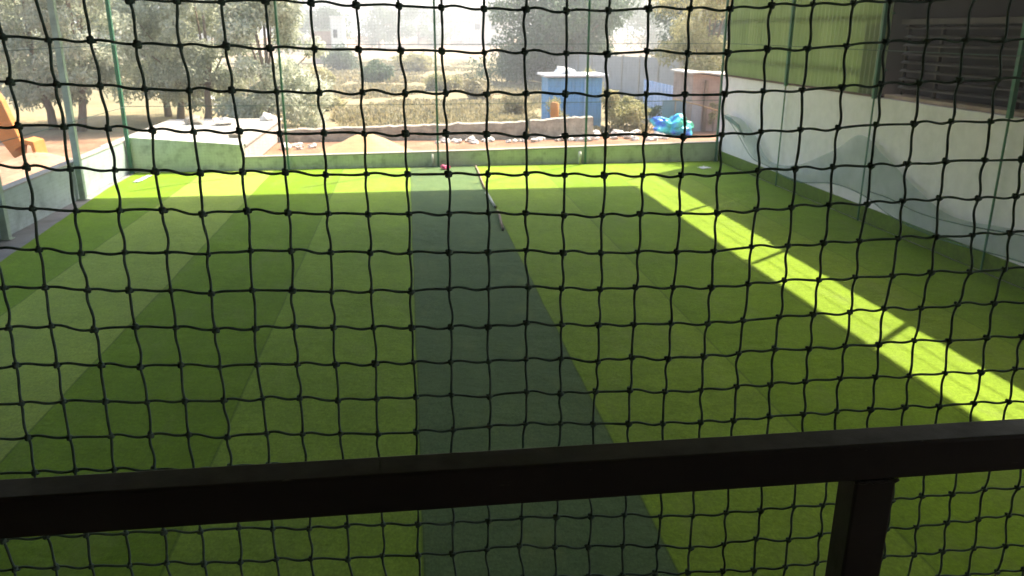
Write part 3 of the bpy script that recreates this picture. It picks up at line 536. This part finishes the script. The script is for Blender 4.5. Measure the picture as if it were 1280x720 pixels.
-2126 6538 -2044 6538 -1961 6533 -1879 6533 -1789 6529 -1701 6524 -1618 6524 -1536 6525 -1445 6521 -1365 6519 -1272 6522 -1191 6524 -1106 6512 -1022 6513 -930 6510 -849 6511 -768 6508 -683 6502 -603 6498 -519 6493 -433 6491 -348 6487 -261 6481 -185 6481 -100 6475 -12 6471 69 6470 155 6462 236 6459 320 6454 407 6454 498 6449 581 6445 665 6444 758 6444 846 6440 926 6441 1025 6440 1114 6439 1209 6437 1297 6438 1387 6435 1477 6433 1565 6434 1646 6431 1731 6435 1819 6430 1902 6425 1993 6426 2076 6429 2166 6425 2248 6422 2331 6425 2414 6418 2498 6413 2589 6416 2675 6412 2757 6410 2844 6413 2934 6409 3014 6404
-2131 6451 -2050 6454 -1960 6448 -1877 6445 -1787 6443 -1704 6445 -1614 6444 -1533 6439 -1446 6441 -1364 6439 -1277 6431 -1194 6436 -1103 6434 -1021 6429 -934 6430 -854 6429 -768 6425 -682 6421 -597 6417 -519 6408 -430 6408 -354 6397 -264 6404 -180 6393 -98 6383 -17 6389 72 6377 157 6380 241 6374 324 6369 411 6371 493 6366 581 6365 671 6354 757 6360 843 6355 932 6351 1022 6357 1113 6356 1205 6354 1294 6353 1390 6354 1479 6350 1561 6350 1650 6343 1735 6347 1820 6343 1911 6345 1987 6340 2078 6341 2162 6338 2246 6335 2330 6336 2411 6331 2506 6329 2585 6334 2676 6328 2758 6326 2844 6324 2928 6324 3014 6317
-2135 6367 -2048 6359 -1957 6365 -1876 6361 -1788 6364 -1706 6360 -1620 6358 -1536 6351 -1448 6353 -1361 6350 -1274 6351 -1188 6348 -1103 6347 -1020 6348 -940 6341 -845 6338 -768 6339 -680 6333 -600 6327 -517 6328 -432 6321 -349 6317 -266 6312 -185 6310 -102 6307 -9 6305 75 6294 155 6291 237 6286 321 6289 411 6286 498 6282 580 6277 671 6278 755 6272 843 6275 934 6268 1020 6269 1107 6266 1201 6265 1294 6267 1393 6266 1480 6264 1559 6267 1654 6260 1734 6264 1820 6254 1908 6258 1992 6254 2078 6257 2160 6254 2245 6250 2330 6249 2416 6251 2503 6244 2592 6246 2676 6243 2761 6241 2842 6240 2931 6239 3018 6232
-2130 6280 -2046 6281 -1960 6277 -1873 6277 -1787 6278 -1705 6271 -1618 6274 -1532 6268 -1452 6267 -1365 6269 -1277 6268 -1192 6268 -1106 6264 -1021 6262 -932 6261 -846 6256 -765 6257 -682 6249 -600 6244 -516 6244 -432 6236 -351 6230 -260 6227 -182 6223 -98 6219 -14 6220 68 6214 154 6210 238 6206 322 6197 407 6196 493 6195 585 6190 670 6190 755 6186 845 6187 932 6184 1022 6180 1112 6182 1206 6178 1291 6181 1384 6180 1478 6181 1563 6181 1645 6179 1729 6180 1822 6173 1908 6173 1992 6173 2077 6170 2163 6168 2246 6164 2328 6169 2420 6160 2504 6162 2583 6158 2674 6162 2762 6160 2846 6157 2927 6155 3017 6149"""

def build_net():
    rows = [[int(q) / 2000 for q in r.split()] for r in KNOTS.strip().split('\n')]
    nr = len(rows); nc = len(rows[0]) // 2
    r_ = random.Random(5)
    P = [[Vector((rows[r][2 * c], .842 + .010 * mnoise.noise(Vector((c * .13, r * .13, 1))) + r_.uniform(-.0012, .0012), rows[r][2 * c + 1])) for c in range(nc)] for r in range(nr)]
    mb = MB(); rad = .00146
    def strand(a, b, perp, amp, amp2):
        n = 9; pts = []
        for k in range(n + 1):
            t = k / n
            s = amp * math.sin(2 * math.pi * t) + amp2 * math.sin(math.pi * t)
            pts.append(a.lerp(b, t) + perp * s + Vector((0, .0012 * math.sin(2 * math.pi * t + amp * 900), 0)))
        mb.tube(pts, [rad * r_.uniform(.9, 1.08) for _ in pts], 6, cap=False)
    rowph = [r_.uniform(.6, 1.3) for _ in range(nr)]
    for r in range(nr):
        for c in range(nc):
            if c + 1 < nc:
                strand(P[r][c], P[r][c + 1], Vector((0, 0, 1)), .0016 * r_.uniform(-.25, 1.35), .0009 * r_.uniform(-1, 1.4))
            if r + 1 < nr:
                strand(P[r][c], P[r + 1][c], Vector((1, 0, 0)), -.0011 * r_.uniform(-.5, 1.5), .0011 * r_.uniform(-1.3, 1.3))
    # knots: two fat interlocked loops
    for r in range(nr):
        for c in range(nc):
            p = P[r][c]; a = r_.uniform(-.5, .5); s = r_.uniform(.82, 1.12)
            d1 = Vector((math.cos(.6 + a), 0, math.sin(.6 + a))); d2 = Vector((-math.sin(.75 + a), 0, math.cos(.75 + a)))
            y1 = Vector((0, -.0016, 0)); y2 = Vector((0, .0014, 0))
            for d, yy, l in ((d1, y1, .0040), (d2, y2, .0044)):
                pts = [p + yy + d * l * s * t for t in (-1, -.7, 0, .7, 1)]
                mb.tube(pts, [.0009 * s, .0022 * s, .0029 * s, .0022 * s, .0009 * s], 7)
    o = mb.build('safety_net', M['net'], smooth=True, fix=False)
    tag(o, 'dark knotted cord netting stretched right across the view behind the railing', 'net')
build_net()

# ------------------------------------------------------------------ small things on the turf
def rod(x0, y0, x1, y1, r, mat, label, name='pole', ring=None):
    e = empty(name, (x0, y0, .035 + r), label=label, cat='pole')
    d = Vector((x1 - x0, y1 - y0, 0))
    MB().tube([(0, 0, 0), tuple(d * .33 + Vector((.01, 0, .004))), tuple(d * .66), tuple(d)], r, 8).build('shaft', M[mat], e, smooth=True)
    if ring is not None:
        MB().tube([tuple(d * .985), tuple(d)], r * 1.25, 8).build('end_cap', M[ring], e, smooth=True)
rod(2.02, 25.1, 1.95, 21.3, .024, 'bamboo', 'thin pinkish brown bamboo pole lying on the turf seam by the far wall')
rod(1.93, 20.7, 1.98, 18.85, .030, 'pvc', 'short pale grey plastic pipe lying on the turf seam, middle of the three poles', ring='black')
rod(1.99, 18.45, 1.90, 16.6, .026, 'bamboo', 'short brown stick lying on the turf seam, nearest of the three poles', ring='black')
pk = link_mesh('plastic_bag', rock_mesh('plastic_bag', .12, 3, .55, 3, .5), M['pink'], loc=(1.05, 24.75, .08)); tag(pk, 'small crumpled pink plastic bag on the turf by the far wall', 'bag')
def scrap(name, x, y, sx, sy, rz, label, seed):
    N = 10
    vs = [((i / N - .5) * sx, (j / N - .5) * sy, .045 + .03 * mnoise.noise(Vector((i * .5, j * .5, seed)))) for j in range(N + 1) for i in range(N + 1)]
    o = MB().add(vs, [(j * (N + 1) + i, j * (N + 1) + i + 1, (j + 1) * (N + 1) + i + 1, (j + 1) * (N + 1) + i) for j in range(N) for i in range(N)]).build(name, M['white'], None, (x, y, 0), smooth=True, fix=False)
    so_ = o.modifiers.new('thick', 'SOLIDIFY'); so_.thickness = .004
    o.rotation_euler = (0, 0, rz); tag(o, label, 'litter')
scrap('plastic_sheet', -7.66, 24.1, .16, 1.1, R(-4), 'long narrow white sheet lying on the turf in the far left corner', 2)
scrap('paper_scrap', 9.05, 24.0, .34, .3, .3, 'small white paper scrap on the turf near the far right corner', 7)
for x, l in ((5.38, 'short white plastic drain pipe on the far wall beside the post before the blue shed'), (.68, 'short white plastic drain pipe on the far wall beside the post at the pink bag')):
    MBo = MB().tube([(0, 0, 0), (0, 0, .38)], .05 if x > 2 else .035, 10).build('drain_pipe', M['white' if x > 2 else 'pvc'], None, (x, YF - .09, .03), smooth=True)
    tag(MBo, l, 'pipe')

# ------------------------------------------------------------------ behind the far wall
e = empty('concrete_platform', (-7, 29.3, 0), label='pale concrete slab platform behind the corner wall with debris on top', cat='platform')
MB().box(-2.2, 1.95, -3.65, 4.0, 0, .70).build('base', M['concrete'], e, bevel=.02)
MB().box(-2.3, 2.0, -3.6, 4.1, .702, .78).build('slab', M['coping'], e, bevel=.015)
for k, (x, y, s, l) in enumerate(((-5.6, 27.4, .2, 'brown rock on the concrete platform near its right edge'), (-6.8, 31.2, .34, 'pale rock on the concrete platform left of centre'),
        (-5.4, 32.6, .30, 'white rock at the back right of the concrete platform'), (-7.9, 31.6, .36, 'grey rock at the back of the concrete platform'))):
    o = link_mesh('rock', rock_mesh('rock', s, k + 20, .55), M['rubble' if k in (0, 3) else 'stone'], loc=(x, y, .78 + s * .3)); tag(o, l, 'rock')

# sand heap
def heap(name, x, y, r, h, mat, label, cat, seed, ex=1.0):
    vs = []; fs = []; NR, NA = 14, 40
    for i in range(NR + 1):
        t = i / NR
        for a in range(NA):
            an = 2 * math.pi * a / NA
            rr = r * t * (1 + .12 * mnoise.noise(Vector((math.cos(an) * 1.3, math.sin(an) * 1.3, seed))))
            zz = h * (1 - t) ** 1.0 * (1 if t > .12 else .93) + .05 * h * mnoise.noise(Vector((math.cos(an) * t * 5, math.sin(an) * t * 5, seed)))
            vs.append((rr * math.cos(an) * ex, rr * math.sin(an), zz - .03))
    for i in range(NR):
        for a in range(NA): fs.append((i * NA + a, (i + 1) * NA + a, (i + 1) * NA + (a + 1) % NA, i * NA + (a + 1) % NA))
    tag(MB().add(vs, fs).build(name, M[mat], None, (x, y, 0), smooth=True, fix=False), label, cat)
heap('sand_heap', -1.55, 28.9, 1.75, .80, 'sand', 'conical heap of yellow sand just beyond the far wall', 'heap', 3)
heap('soil_heap', -11.0, 25.5, 1.9, .75, 'earth', 'low heap of brown soil under the orange digger bucket', 'heap', 5, 1.2)

# rubble masonry wall
vs = []
def rub(name, x0, x1, y0, y1, h0, h1, label, seed):
    N = 50; m = MB(); top = []
    poly_v = []; f = []
    for i in range(N + 1):
        t = i / N; x = x0 + (x1 - x0) * t; y = y0 + (y1 - y0) * t
        h = h0 + (h1 - h0) * t + .05 * mnoise.noise(Vector((x * 1.8, 0, seed))) + .05 * mnoise.noise(Vector((x * 6, 0, seed)))
        poly_v += [(x, y - .2, -.05), (x, y - .17, h), (x, y + .2, h + .02), (x, y + .25, -.05)]
    for i in range(N):
        for k in range(3): f.append((4 * i + k, 4 * i + 4 + k, 4 * i + 5 + k, 4 * i + k + 1))
    f += [(0, 1, 2, 3), (4 * N + 3, 4 * N + 2, 4 * N + 1, 4 * N)]
    o = m.add(poly_v, f).build(name, M['rubble']); tag(o, label, 'wall')
rub('rubble_wall', -5.0, 4.6, 32.4, 32.0, .42, .66, 'long low rubble stone wall behind the sand heap', 2)
rub('rubble_wall', 4.75, 7.25, 32.0, 31.9, .70, .84, 'higher tan rubble stone wall section in front of the blue shed', 6)

# white stones: individual
g_ = 'white stones scattered behind the far wall'
protos = [rock_mesh('stone', 1, s, .6, 2, .4) for s in range(6)]
srg = random.Random(8)
def near_of(x):
    if x < -1: return 'left of the sand heap'
    if x < 4.7: return 'between the sand heap and the blue shed'
    if x < 7.3: return 'below the tan rubble wall'
    return 'by the blue tarpaulin'
for k in range(58):
    if k < 8: x = srg.uniform(-4.6, -3.0); y = srg.uniform(30, 31)
    elif k < 22: x = srg.uniform(1.0, 4.6); y = srg.uniform(30.6, 31.5)
    elif k < 34: x = srg.uniform(4.7, 7.3); y = srg.uniform(30.9, 31.5)
    else: x = srg.uniform(7.3, 10.6); y = srg.uniform(30.8, 33.0)
    s = srg.uniform(.09, .24)
    o = bpy.data.objects.new('stone', protos[k % 6]); COL.objects.link(o)
    if not protos[k % 6].materials: protos[k % 6].materials.append(M['stone'])
    o.location = (x, y, s * .3); o.scale = (s, s * .8, s); o.rotation_euler = (0, 0, srg.uniform(0, 6))
    w_ = near_of(x); tag(o, 'white broken stone on orange earth, ' + w_, 'stone', 'white stones ' + w_)

# blue shed
bs = empty('tin_shed', (7.22, 36.3, 0), label='bright blue corrugated sheet shed with white slab roof beyond the far wall', cat='shed')
def corr_wall(w_, h, n):
    vs = []; N = n * 6
    for k in range(N + 1):
        x = -w_ / 2 + w_ * k / N; d = .007 * max(-1, min(1, 2 * math.sin(2 * math.pi * k / 6)))
        vs += [(x, d, 0), (x, d, h)]
    return vs, [(2 * k, 2 * k + 2, 2 * k + 3, 2 * k + 1) for k in range(N)]
MB().box(-1.17, 1.17, -.95, .9, 0, 2.12).build('body', M['blue'], bs)
v_, f_ = corr_wall(2.38, 2.14, 13); m_ = MB().add(v_, f_); o = m_.build('front_sheet', M['blue'], bs, (0, -.99, 0), fix=False)
MB().box(-1.36, 1.42, -1.2, 1.1, 2.18, 2.28).build('roof', M['whiteroof'], bs, bevel=.02)
MB().box(.42, .47, -1.03, -1.012, .1, 2.1).build('door_frame', M['blue2'], bs)
for dx_, s in ((-.5, .28), (-.1, .22)):
    o = link_mesh('sack', rock_mesh('sack', s, int(s * 100), .6), M['white'], loc=(7.22 + dx_, 36.0, 2.28 + s * .45))
    tag(o, 'white sack on the blue shed roof, the ' + ('larger, left one' if s > .25 else 'smaller, right one'), 'sack')
# orange drum by the shed
dr = empty('plastic_drum', (5.95, 33.2, 0), label='orange yellow plastic drum beside the tan rubble wall at the blue shed', cat='drum')
MB().tube([(0, 0, .55), (0, 0, .6), (0, 0, 1.25), (0, 0, 1.3)], [.15, .18, .18, .14], 16).build('barrel', M['orange'], dr, smooth=True)
MB().box(-.24, .24, -.24, .24, 0, .549).build('stand', M['rubble'], dr)

# second pale blue sheet, brown hut, slate sheet, leaning pole, tarp
ps = empty('sheet_fence', (12.1, 38.2, 0), label='pale blue corrugated sheet panel with sloping top left of the brown hut', cat='fence')
vs = []; N = 66
for k in range(N + 1):
    x = -.98 + 1.95 * k / N; d = .02 * max(-1, min(1, 2 * math.sin(2 * math.pi * k / 6)))
    vs += [(x, d, 0), (x, d, 1.9 - .42 * k / N)]
MB().add(vs, [(2 * k, 2 * k + 2, 2 * k + 3, 2 * k + 1) for k in range(N)]).build('sheeting', M['blue2'], ps, fix=False)
MB().box(-.95, -.9, .03, .08, 0, 1.85).build('stake', M['bark'], ps)
hb = empty('brown_hut', (12.65, 34.4, 0), label='pinkish brown hut wall beside the white wall at the far right', cat='hut')
MB().prism([(-.80, 0), (1.9, 0), (1.9, 2.22), (.3, 2.26), (-.5, 2.36), (-.80, 2.35)], -.95, 1.6).build('body', M['brown'], hb)
MB().prism([(-.95, 2.37), (-.5, 2.40), (.4, 2.30), (2.0, 2.26), (2.0, 2.32), (.4, 2.36), (-.5, 2.46), (-.95, 2.44)], -1.15, 1.7).build('roof', M['cream'], hb)
MB().box(-.28, -.14, -1.03, -.955, 0, 2.1).build('corner_post', M['bark'], hb)
MB().box(-.78, -.35, -.975, -.952, .0, 1.1).build('side_panel', M['greywall'], hb)
ss = empty('slate_sheet', (11.2, 33.55, 0), label='blue grey flat sheet standing behind the blue tarpaulin', cat='sheet')
MB().box(-.58, .45, -.015, .015, .0, 1.30).build('panel', surf('slate_panel', (.20, .27, .30), .7, .1, 2), ss)
MB().box(.38, .44, .017, .06, .0, 1.2).build('stake', M['bark'], ss)
lp = empty('leaning_pole', (11.1, 33.0, 0), label='pale bamboo pole sloping down across the brown hut wall', cat='pole')
MB().tube([(-.15, 0, 1.38), (1.0, -.1, 1.12), (1.95, -.25, .84)], .028, 7).build('shaft', M['sand'], lp, smooth=True)
MB().tube([(1.9, -.24, 0), (1.9, -.24, .84)], .03, 6).build('prop', M['bark'], lp)
MB().tube([(-.1, 0, 0), (-.1, 0, 1.37)], .03, 6).build('prop', M['bark'], lp)
tp = link_mesh('tarpaulin', None or rock_mesh('tarpaulin', .62, 41, .62, 4, .55), M['tarp'], loc=(10.75, 32.5, .30)); tp.scale = (1.1, .8, 1.1)
tag(tp, 'crumpled bright blue and turquoise tarpaulin heap by the brown hut', 'tarpaulin')

# grey compound wall running back to the right
gw = empty('compound_wall', (9.6, 80, 0), label='grey panel compound wall receding behind the blue shed', cat='wall')
a = Vector((-.6, 0, 0)); b = Vector((5.6, -35, 0)); n = 14
for k in range(n):
    p = a.lerp(b, k / n); q = a.lerp(b, (k + .97) / n); h = 2.15 + .035 * k
    d = (q - p).normalized(); nn = Vector((-d.y, d.x, 0)) * .05
    vs = [p - nn, q - nn, q + nn, p + nn]; vs = vs + [v + Vector((0, 0, h)) for v in vs]
    MB().add(vs, [(0, 3, 2, 1), (4, 5, 6, 7), (0, 1, 5, 4), (1, 2, 6, 5), (2, 3, 7, 6), (3, 0, 4, 7)]).build('panel', M['greywall'], gw)
    MB().box(q.x - .09, q.x + .09, q.y - .09, q.y + .09, 0, h + .1).build('pillar', M['coping'], gw)

# digger behind the left wall
dg = empty('excavator', (-15.2, 26.2, 0), label='orange digger arm and bucket reaching down behind the left wall', cat='excavator')
MB().prism([(-1.2, 1.2), (-.2, 3.3), (1.9, 3.0), (2.9, 2.55), (2.95, 2.25), (1.8, 2.5), (.1, 2.7), (-.7, 1.1)], -.14, .14).build('boom', M['orange'], dg, bevel=.03)
MB().prism([(2.62, 2.75), (2.95, 2.72), (3.25, 2.1), (3.62, .75), (3.55, .45), (3.3, .42), (2.88, 1.2), (2.66, 2.0)], -.16, .16).build('stick', M['orange'], dg, bevel=.03)
bk = MB().prism([(3.35, .75), (3.75, 1.0), (4.02, .92), (4.08, .5), (3.95, .12), (3.55, 0.02), (3.2, .15), (3.24, .22), (3.56, .14), (3.88, .22), (3.97, .5), (3.93, .82), (3.76, .88), (3.42, .66)], -.38, .38).build('bucket', M['orange'], dg, bevel=.01)
MB().tube([(.9, 0, 3.1), (2.7, 0, 2.85)], [.07, .045], 10).build('hydraulic_ram', M['steel'], dg, smooth=True)
MB().tube([(3.0, .1, 2.2), (3.5, .1, .95)], [.06, .04], 10).build('hydraulic_ram', M['steel'], dg, smooth=True)
MB().box(-4.2, -1.0, -1.1, 1.1, 1.0, 1.9).build('body', M['orange'], dg, bevel=.06)
MB().box(-2.2, -1.1, -1.05, -.1, 1.92, 2.9).build('cab', M['orange'], dg, bevel=.05)
MB().box(-2.05, -1.25, -1.07, -1.052, 2.15, 2.8).build('cab_window', M['glass'], dg)
for y0 in (-1.3, .8):
    MB().prism([(-4.3, .35), (-4.0, .05), (-.9, .05), (-.5, .35), (-.5, .6), (-.9, .85), (-4.0, .85), (-4.3, .6)], y0, y0 + .5).build('track', M['black'], dg, bevel=.03)

# ------------------------------------------------------------------ vegetation
def leaf_cloud(centres, n, size, r_, flat=.8):
    """many small leaf faces spread in and around the given (centre, radius) clumps"""
    vs = []; fs = []
    tot = sum(c[3] ** 2 for c in centres)
    for cx, cy, cz, cr in centres:
        k = int(n * cr * cr / tot)
        for _ in range(k):
            d = Vector((r_.gauss(0, 1), r_.gauss(0, 1), r_.gauss(0, 1))).normalized() * cr * (r_.random() ** .45)
            p = Vector((cx + d.x, cy + d.y, cz + d.z * flat))
            s = size * r_.uniform(.6, 1.4)
            a = Vector((r_.uniform(-1, 1), r_.uniform(-1, 1), r_.uniform(-1.4, .4))).normalized()
            b = a.cross(Vector((r_.uniform(-1, 1), r_.uniform(-1, 1), r_.uniform(-1, 1)))).normalized()
            q = len(vs)
            vs += [tuple(p), tuple(p + a * s + b * s * .35), tuple(p + a * s * 2), tuple(p + a * s - b * s * .35)]
            fs.append((q, q + 1, q + 2, q + 3))
    return MB().add(vs, fs)

def tree(name, x, y, h, cr, trunk_h, mat, label, group, seed, n=9000, leaf=.1, lean=0, clumps=26, zlow=None, tr=.16):
    r_ = random.Random(seed)
    e = empty(name, (x, y, -.03), label=label, cat='tree', group=group)
    tp_ = Vector((lean, 0, trunk_h))
    MB().tube([(0, 0, 0), (lean * .2 + .05, .03, trunk_h * .35), (lean * .6 - .04, -.03, trunk_h * .7), tuple(tp_), (lean * 1.1, 0, trunk_h + (h - trunk_h) * .5)], [tr * 1.25, tr, tr * .85, tr * .7, tr * .3], 9).build('trunk', M['bark'], e, smooth=True)
    zl = zlow if zlow is not None else trunk_h * .8
    C = []
    for k in range(clumps):
        t = r_.random(); z = zl + (h - zl) * t
        prof = math.sin(math.pi * min(.95, .18 + .75 * t)) ** .7
        an = r_.uniform(0, 2 * math.pi); rr = cr * prof * r_.uniform(.25, 1.0)
        C.append((lean + rr * math.cos(an), rr * math.sin(an), z, cr * r_.uniform(.20, .36)))
    for k in range(6):
        c = C[k * 3 % len(C)]
        MB().tube([tuple(tp_ * (.75 + .04 * k)), tuple((tp_ + Vector(c[:3])) * .5 + Vector((0, 0, -.1))), c[:3]], [tr * .45, tr * .28, tr * .1], 6).build('limb', M['bark'], e, smooth=True)
    leaf_cloud(C, n, leaf, r_).build('crown', M[mat], e, fix=False)
    return e
gL = 'dusty leafy trees beyond the left wall'
for k, (x, y, h, cr, th, ln, zl, n, lab) in enumerate((
        (-19.5, 41, 8.5, 3.2, 2.6, .4, 2.2, 10000, 'dusty tree behind the digger at the left edge of the photo'),
        (-15.3, 37.5, 8.2, 2.6, 2.4, -.3, 2.0, 9000, 'dusty tree with dark trunk just right of the digger arm'),
        (-13.9, 36.8, 7.6, 2.0, 2.3, .5, 2.3, 7000, 'slim dusty tree beside the thick pale green post'),
        (-12.0, 43, 8.6, 2.8, 2.2, -.4, 1.8, 9000, 'dusty tree behind the corner wall with leaning trunk'),
        (-10.9, 41, 8.0, 2.3, 2.3, .2, 1.9, 9000, 'dusty tree with straight trunk above the corner wall, third from the right'),
        (-9.2, 39, 7.8, 2.2, 2.0, .3, 1.6, 9000, 'dusty tree above the concrete platform, second from the right'),
        (-6.3, 37, 7.6, 2.6, 1.6, .3, .95, 16000, 'bushy pale leafed tree hanging low right of the concrete platform'))):
    tree('leafy_tree', x, y, h, cr, th, 'paleleaf', lab, gL, 100 + k, int(n * 1.9), .115, ln, 60, zl - .7)
# right group
tree('broad_tree', 12.6, 66, 9.5, 5.6, 2.6, 'darkleaf', 'large dark broad crowned tree over the grey compound wall', None, 201, 34000, .17, 0, 60, 2.2, .3)
tree('broad_tree', 20.5, 58, 9.0, 4.6, 2.4, 'darkleaf', 'dark tree right of the big dark tree, above the pale blue panel', None, 202, 16000, .16, .4, 34, 2.2, .26)
tree('flowering_tree', 15.2, 41, 7.5, 2.8, 1.9, 'dryleaf', 'pale yellowish leafed tree above the brown hut at the right', None, 203, 15000, .10, 0, 34, 1.9, .14)
tree('flowering_tree', 12.3, 29.6, 8.2, 2.0, 3.8, 'dryleaf', 'tall pale tree behind the right corner of the pitch, hidden by the green sheets', None, 205, 8000, .10, .3, 24, 4.6, .12)
# bushes
def bush(x, y, r, h, mat, label, seed, n=3000, leaf=.07, group=None):
    r_ = random.Random(seed); C = []
    for k in range(9):
        an = r_.uniform(0, 6.28); rr = r * r_.uniform(0, .7)
        C.append((rr * math.cos(an), rr * math.sin(an), h * r_.uniform(.25, .8), r * r_.uniform(.3, .5)))
    e = empty('bush', (x, y, 0), label=label, cat='bush', group=group)
    leaf_cloud(C, n, leaf, r_, .9).build('foliage', M[mat], e, fix=False)
    m = MB()
    for c in C[:5]: m.tube([(0, 0, 0), (c[0] * .5, c[1] * .5, c[2] * .55), c[:3]], [.025, .018, .006], 5)
    m.build('stem', M['bark'], e)
bush(9.15, 34.3, 1.0, 2.0, 'dryleaf', 'pale yellow green bush between the blue shed and the pale blue panel', 301, 6500, .08)
bush(8.3, 37.8, .8, 2.9, 'dryleaf', 'tall pale bush rising behind the right end of the blue shed roof', 302, 2600, .08)
bush(6.2, 34.2, .55, 1.6, 'dryleaf', 'thin yellow green bush in front of the blue shed', 303, 500, .07)
bush(12.7, 33.0, .35, 1.5, 'dryleaf', 'small plant growing over the pale pole at the brown hut', 304, 400, .05)
bush(11.5, 37.6, .5, .8, 'darkleaf', 'small green bush at the foot of the pale blue panel', 305, 700, .06)
bush(5.4, 40.5, 1.1, 1.1, 'dry', 'brown dried bush left of the blue shed', 306, 2500, .08)
for k, (x, y, r, h, mt, lab) in enumerate(((-2.2, 68, 1.7, 1.7, 'darkleaf', 'round dark bush in the dry field behind the second far post'), (8.6, 68, 3.4, 2.2, 'darkleaf', 'wide dark green thicket in the field left of the grey compound wall'),
        (12.5, 76, 3.0, 1.5, 'darkleaf', 'dark thicket at the foot of the grey compound wall'), (-6, 60, 1.6, 1.5, 'dryleaf', 'pale bush in the field beside the left trees'),
        (2.5, 60, 1.3, 1.0, 'dryleaf', 'small pale bush in the middle of the dry field'), (-4.2, 45, 1.0, .8, 'dryleaf', 'low pale bush right of the leafy tree'),
        (4.2, 52, 1.5, 1.1, 'dry', 'brown bush in the dry field left of the blue shed roof'), (.6, 88, 2.2, 1.6, 'dryleaf', 'yellowish bush at the back edge of the dry field'),
        (-7, 92, 2.6, 2.2, 'farleaf', 'green bush at the back edge of the field left of centre'))):
    bush(x, y, r, h, mt, lab, 320 + k, 3500, .05 + .0016 * y)
# scrub: one ground-cover object
r_ = random.Random(77); vs = []; fs = []
for _ in range(26000):
    y = 33.5 + 75 * r_.random() ** 1.4; x = r_.uniform(-.33, .42) * y + r_.uniform(-4, 4)
    if 10 < x < 14.5 and y < 37: continue
    dens = mnoise.noise(Vector((x * .16, y * .16, 2)))
    if dens < -.12 + .3 * r_.random() - .1: continue
    if x < -.07 * y - .8 and y < 60: continue
    hgt = (.22 + .5 * max(0, dens)) * r_.uniform(.5, 1.2); s = .03 + .0012 * y
    for q_ in range(4):
        a = r_.uniform(0, 6.28); dx_, dy_ = math.cos(a), math.sin(a); b0 = Vector((x + r_.gauss(0, .12), y + r_.gauss(0, .12), -.05))
        q = len(vs); tip = b0 + Vector((dx_ * hgt * .5, dy_ * hgt * .5, hgt))
        vs += [tuple(b0 - Vector((dy_, -dx_, 0)) * s), tuple(b0 + Vector((dy_, -dx_, 0)) * s), tuple(tip + Vector((dy_, -dx_, 0)) * s * .4), tuple(tip - Vector((dy_, -dx_, 0)) * s * .4)]
        fs.append((q, q + 1, q + 2, q + 3))
tag(MB().add(vs, fs).build('dry_scrub', M['dry'], fix=False), kind='stuff', cat='scrub', label='dry grass and scrub covering the field')

# far tree line
FT = [(-46, 150, 9, 7), (-34, 165, 8, 6), (-22, 175, 8, 6.5), (-14, 160, 7.5, 5), (-6, 190, 8.3, 6.5), (3, 205, 8.6, 7), (-2, 240, 9.5, 9), (13, 248, 10, 9), (24, 238, 10.5, 8),
      (36, 240, 11, 10), (22, 120, 9, 5), (30, 140, 10, 8), (45, 150, 11, 9), (60, 165, 12, 10), (52, 240, 12, 11), (75, 220, 12, 11), (-70, 200, 10, 11), (-60, 130, 9, 8)]
for k, (x, y, h, cr) in enumerate(FT):
    where = 'left of' if x < 5 else 'right of'
    tree('distant_tree', x, y, h, cr, h * .3, 'farleaf', 'hazy distant tree on the skyline %s the far white building' % where, 'distant trees %s the white building' % where, 400 + k, 3500, .35, 0, 22, h * .15, .35)

# far buildings
fb = empty('white_building', (20.0, 206, 0), label='long low pale building with dark windows on the horizon at top centre', cat='building')
MB().box(-6.2, 6.5, 0, 7, 0, 6.2).build('wall', M['cream'], fb)
MB().box(-6.5, 6.8, -.4, 7.3, 6.21, 6.5).build('roof', M['coping'], fb)
for x in (-3.2, .8): MB().box(x, x + 1.3, -.05, -.01, 4.3, 5.6).build('window', M['glass'], fb)
wh = empty('white_house', (-9.6, 112, 0), label='small white house with brown lean-to beside the pale leafy tree', cat='house')
MB().box(.0, 1.6, -1, 3, 0, 5.7).build('wall', M['white'], wh)
MB().box(-2.6, -.02, -.8, 3, 0, 4.0).build('annex', M['brown'], wh)
MB().box(-.1, 1.7, -1.1, 3.1, 5.71, 5.9).build('roof', M['white'], wh)
MB().box(.3, .8, -1.05, -1.01, 3.2, 4.2).build('window', M['glass'], wh)
s2 = empty('white_hut', (-3.6, 198, 0), label='tiny white hut on the horizon left of the long pale building', cat='hut')
MB().box(-1.4, 1.4, 0, 3, 0, 5.2).build('wall', M['white'], s2)
MB().prism([(-1.7, 5.21), (1.7, 5.21), (0, 6.2)], -.2, 3.2).build('roof', M['brown'], s2)
# white cloth draped heap behind the left trees
ct = link_mesh('cloth_heap', rock_mesh('cloth_heap', .95, 61, .55, 3, .4), M['white'], loc=(-11.3, 49.5, .25)); ct.scale = (1.25, .8, .9)
tag(ct, 'white cloth covered heap glimpsed between the tree trunks on the left', 'heap')

# ------------------------------------------------------------------ haze
hm = bpy.data.materials.new('haze'); hm.use_nodes = True; hn = hm.node_tree
hn.nodes.remove(hn.nodes['Principled BSDF'])
pv = hn.nodes.new('ShaderNodeVolumePrincipled'); pv.inputs['Color'].default_value = (.93, .95, .97, 1)
pv.inputs['Density'].default_value = .0035; pv.inputs['Anisotropy'].default_value = .35
hn.links.new(pv.outputs[0], hn.nodes['Material Output'].inputs['Volume'])
tag(MB().box(-720, 820, -60, 920, -4, 16).build('haze', hm), kind='stuff')
